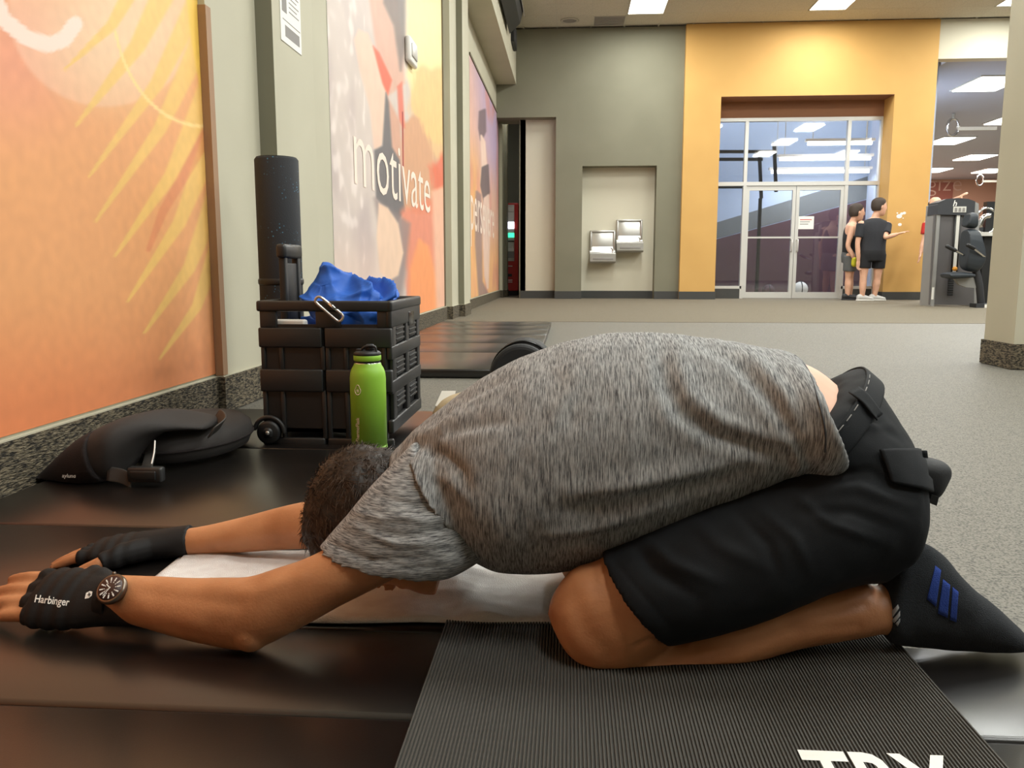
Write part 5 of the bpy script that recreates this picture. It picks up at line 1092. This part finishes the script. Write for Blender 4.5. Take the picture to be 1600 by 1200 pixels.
    if top == 'tee':
        tb.loft([(nk-Vector((0, 0, .01)), acr*.085, fo*.075)]+[(c+Vector((0, 0, .0)), a*1.0+acr*up_, c2*1.0+fo*up_) for c, a, c2 in tor[1:5]]+[(hip-Vector((0, 0, .03)), acr*(shw*.95+up_), fo*.15)], 22, 3)
        for s, (sh, el, wr_) in arms.items(): tb.tube([sh, sh*.55+el*.45, sh*.3+el*.7], [.082, .078, .074], 14, 3, ends=False)
    else:
        tb.loft([(mid+Vector((0, 0, .02)), acr*(shw*.55), fo*.105), (mid-Vector((0, 0, .05)), acr*(shw*.7), fo*.13), (mid-Vector((0, 0, .18)), acr*(shw*.98+.012), fo*.142), (wst, acr*(shw*.9+.02), fo*.145), (hip-Vector((0, 0, .02)), acr*(shw*.9+.02), fo*.15)], 22, 3)
    link('shirt', tb.remesh(.011, 3), topm, pn, True)
    if legs:
        sb_ = MB(); sb_.loft([(hip+Vector((0, 0, .1)), acr*(shw*.86+.02), fo*.145), (hip, acr*(shw*.9+.025), fo*.16), (hip-Vector((0, 0, .12)), acr*(shw*.85+.02), fo*.15)], 22, 3)
        for s in ('l', 'r'):
            h, k = J['hip'+s], J['kn'+s]; q = hem_short or .72
            sb_.tube([h, h*.6+k*.4, h*(1-q)+k*q], [.115, .112, .108], 16, 3, ends=False)
        link('shorts', sb_.remesh(.011, 3), botm, pn, True)
        for s in ('l', 'r'):
            a = J['an'+s]; z0 = FLOOR; m_ = MB(); f2 = Vector((f_.x, f_.y, 0)).normalized(); sd = f2.cross(Vector((0, 0, 1)))
            bs = Vector((a.x, a.y, z0)); m_.loft([(bs-f2*.09+Vector((0, 0, .05)), Vector((0, 0, .048)), sd*.03), (bs-f2*.05+Vector((0, 0, .06)), Vector((0, 0, .058)), sd*.042), (bs+f2*.03+Vector((0, 0, .055)), Vector((0, 0, .052)), sd*.045), (bs+f2*.12+Vector((0, 0, .042)), Vector((0, 0, .038)), sd*.05), (bs+f2*.19+Vector((0, 0, .032)), Vector((0, 0, .028)), sd*.04)], 14, 3)
            so = link('shoe', m_.mesh(), shoem, pn, True)
            MB().loft([(bs-f2*.095+Vector((0, 0, .012)), Vector((0, 0, .012)), sd*.035, 5), (bs+f2*.04+Vector((0, 0, .012)), Vector((0, 0, .012)), sd*.05, 5), (bs+f2*.2+Vector((0, 0, .012)), Vector((0, 0, .012)), sd*.04, 5)], 12, 3).build('sole', 'white' if shoem == 'shoe_light' else 'machine_dark', so, True)
    if hand_m:
        wr_ = J['wrr']; hb = MB(); hb.tube([wr_, wr_-Vector((0, 0, .09))], [.046, .05], 12, 3); link('glove', hb.remesh(.009, 2), hand_m, pn, True)
    return pn
YM2 = G(1360, 470).y
figure('man in a dark t-shirt and black shorts gesturing with an open hand', YM2, dict(head=(1374, 323, 0), neck=(1367, 340, 0), shl=(1346, 350, -.02), shr=(1386, 351, .04), ell=(1340, 380, -.05), wrl=(1341, 405, -.05), elr=(1384, 371, -.12), wrr=(1401, 366, -.2), point=(0, 0, 0), hipl=(1352, 397, 0), hipr=(1374, 397, .02), knl=(1349, 433, -.02), knr=(1371, 433, .04), anl=(1347, 465, -.04), anr=(1366, 465, .04)), 'hair_dark', 'tee', 'tee_dark', 'short_black', 'shoe_light', face=(1, .15, 0), bald=False, hem_short=.62)
figure('man in a black tank top and grey shorts wearing a yellow glove', YM2+.45, dict(head=(1339, 332, 0), neck=(1332, 347, 0), shl=(1330, 356, .16), shr=(1331, 356, -.17), elr=(1325, 385, -.22), wrr=(1335, 405, -.26), hipl=(1329, 400, .1), hipr=(1329, 400, -.1), knl=(1328, 434, .09), knr=(1326, 434, -.08), anl=(1328, 463, .1), anr=(1324, 463, -.1)), 'hair_dark', 'tank', 'tank_black', 'short_grey', 'shoe_dark', face=(1, .1, 0), hem_short=.7, hand_m='yellow')
YM3 = YM2-.35
figure('man in a red t-shirt standing behind the weight machine with one arm on it', YM3, dict(head=(1461, 322, .0), neck=(1463, 338, 0), shl=(1449, 349, .0), shr=(1482, 346, .0), ell=(1444, 374, -.02), wrl=(1439, 394, -.05), elr=(1486, 316, -.15), wrr=(1498, 309, -.3), hipl=(1456, 398, 0), hipr=(1476, 398, 0), knl=(1453, 434, 0), knr=(1474, 434, 0), anl=(1448, 464, 0), anr=(1474, 464, .0)), 'hair_dark', 'tee', 'red', 'short_black', 'shoe_dark', face=(-.2, -1, 0), bald=True)

# ---- weight machine
Yg = G(1480, 478).y-.1
def mz(py, px=1490): return P(px, py, Yg).z
def mxp(px, py=400): return P(px, py, Yg).x
t = thing('weight_machine', 'grey and black seated weight machine beside the orange wall', 'gym machine', (mxp(1490), Yg+.3, FLOOR))
L0, L1, L2 = mxp(1443, 440), mxp(1455, 440), mxp(1526, 440)
zt = mz(312); zs2 = mz(335)
MB().prism([(mxp(1455, 470), Yg, FLOOR), (mxp(1460, 470), Yg, FLOOR), (mxp(1469, 340), Yg, mz(317)), (mxp(1464, 340), Yg, mz(319))], (0, .4, 0)).build('side_frame', 'machine_grey', t)
MB().prism([(mxp(1525, 470), Yg+.05, FLOOR), (mxp(1534, 470), Yg+.05, FLOOR), (mxp(1531, 330), Yg+.05, mz(318)), (mxp(1523, 330), Yg+.05, mz(314))], (0, .45, 0)).build('side_frame', 'machine_grey', t)
MB().prism([(mxp(1454, 470), Yg+.03, FLOOR+.02), (mxp(1524, 470), Yg+.03, FLOOR+.02), (mxp(1526, 330), Yg+.03, zs2), (mxp(1462, 330), Yg+.03, zs2)], (0, .04, 0)).build('shroud', 'machine_panel', t)
hp = [(mxp(1464, 330), zs2), (mxp(1522, 330), zs2-.02), (mxp(1523, 315), mz(315)), (mxp(1512, 311), mz(311)), (mxp(1495, 309), mz(309.5)), (mxp(1478, 311), mz(311)), (mxp(1466, 314), mz(316))]
MB().prism([(x, Yg-.02, z) for x, z in hp], (0, .35, 0)).build('top_cover', 'machine_dark', t)
MB().box(mxp(1483), mxp(1503), Yg-.026, Yg-.02, mz(332), mz(323)).build('instruction_plate', 'machine_white', t)
for k in range(3): MB().box(mxp(1485+6*k), mxp(1489+6*k), Yg-.03, Yg-.026, mz(331), mz(325)).build('pictogram', 'photo_grey', t)
decal('emblem_letter', 'h', P(1489, 322, Yg-.022), (.055, 0, 0), (0, 0, 1), 'white', t, .01, .2, 1.0)
MB().box(mxp(1490, 400), mxp(1495, 400), Yg-.01, Yg+.03, mz(428), zs2).build('guide_channel', 'machine_white', t)
for px in (1488.5, 1496.5): MB().cyl((mxp(px), Yg-.0, mz(430)), (mxp(px), Yg-.0, zs2), .012, 10).build('guide_rod', 'black', t, True)
k0 = P(1492, 420, Yg-.06); MB().ell(k0, .035, .04, .035, 12).build('weight_pin', 'amber', t, True)
for k in range(10): MB().rbox(mxp(1484), mxp(1492), Yg-.03, Yg+.0, mz(462)+k*.034, mz(462)+k*.034+.028, .004).build('weight_plate', 'black', t)
# seat, back pads, arms
def pad(pts, Y, d, nm, m='pad', th=.1):
    mb = MB(); mb.loft([ring(a, b, Y, d, 3) for a, b in pts], 20, 4); return link(nm, mb.remesh(.012, 4), m, t, True)
pad([((1512, 334), (1506, 354)), ((1518, 332), (1516, 357)), ((1523, 333), (1523, 357))], Yg-.45, .12, 'head_pad')
pad([((1508, 360), (1506, 400)), ((1512, 358), (1504, 418)), ((1520, 358), (1512, 424)), ((1527, 362), (1526, 424)), ((1532, 385), (1533, 412))], Yg-.45, .16, 'back_pad')
pad([((1476, 427), (1477, 434)), ((1486, 425), (1486, 436)), ((1500, 425), (1501, 435)), ((1515, 427), (1516, 434))], Yg-.4, .18, 'seat_pad')
MB().prism([P(1492, 435, Yg-.4), P(1522, 434, Yg-.4), P(1526, 450, Yg-.4), P(1510, 449, Yg-.4), P(1499, 445, Yg-.4)], (0, .08, 0)).build('seat_support', 'machine_grey', t)
MB().tube([P(1524, 420, Yg-.4), P(1530, 445, Yg-.4), P(1533, 478, Yg-.35)], .05, 10, 3).build('rear_leg', 'machine_dark', t, True)
MB().box(mxp(1500, 474), mxp(1536, 474), Yg-.5, Yg-.3, FLOOR, FLOOR+.06).build('base_beam', 'machine_dark', t); MB().box(mxp(1512, 474), mxp(1522, 474), Yg-.52, Yg-.5, FLOOR, FLOOR+.05).build('base_label', 'white', t)
MB().tube([P(1480, 385, Yg-.62), P(1492, 391, Yg-.62)], .028, 10, 2).build('hand_grip', 'black', t, True); MB().tube([P(1492, 391, Yg-.62), P(1505, 398, Yg-.55)], .02, 10, 2).build('press_arm', 'chrome', t, True)
MB().tube([P(1512, 383, Yg-.7), P(1521, 388, Yg-.68)], .028, 10, 2).build('hand_grip', 'black', t, True); MB().tube([P(1521, 388, Yg-.68), P(1537, 400, Yg-.6)], .02, 10, 2).build('press_arm', 'chrome', t, True)
MB().box(mxp(1456.2, 450), mxp(1459.5, 450), Yg-.006, Yg, mz(468), mz(449)).build('warning_label', 'white', t)
MB().tube([P(1531, 352, Yg+.5), P(1536, 340, Yg+.5), P(1545, 337, Yg+.5)], .04, 10, 3).build('cable_guide', 'chrome', t, True)
# second machine glimpsed behind
t = thing('cable_machine', 'black cable machine glimpsed between the weight machine and the column', 'gym machine', (*P(1540, 430, Yg+1)[:2], FLOOR))
A = P(1548, 300, Yg+1.); MB().box(A.x-.04, A.x+.12, Yg+1, Yg+1.12, FLOOR, P(1548, 315, Yg+1).z).build('upright', 'black', t); A = P(1530, 366, Yg+1); MB().box(A.x-.05, A.x+.35, Yg+.9, Yg+1, A.z-.03, A.z+.03).build('crossbar', 'machine_white', t)
A = P(1541, 345, Yg+1); MB().tube([A+Vector((.16*math.cos(a), 0, .2*math.sin(a))) for a in np.linspace(0, 6.283, 11)[:-1]], .02, 8, 2, True).build('pulley_ring', 'chrome', t, True)
MB().box(A.x-.1, A.x+.1, Yg+1.05, Yg+1.1, FLOOR, A.z-.1).build('weight_stack', 'machine_dark', t)
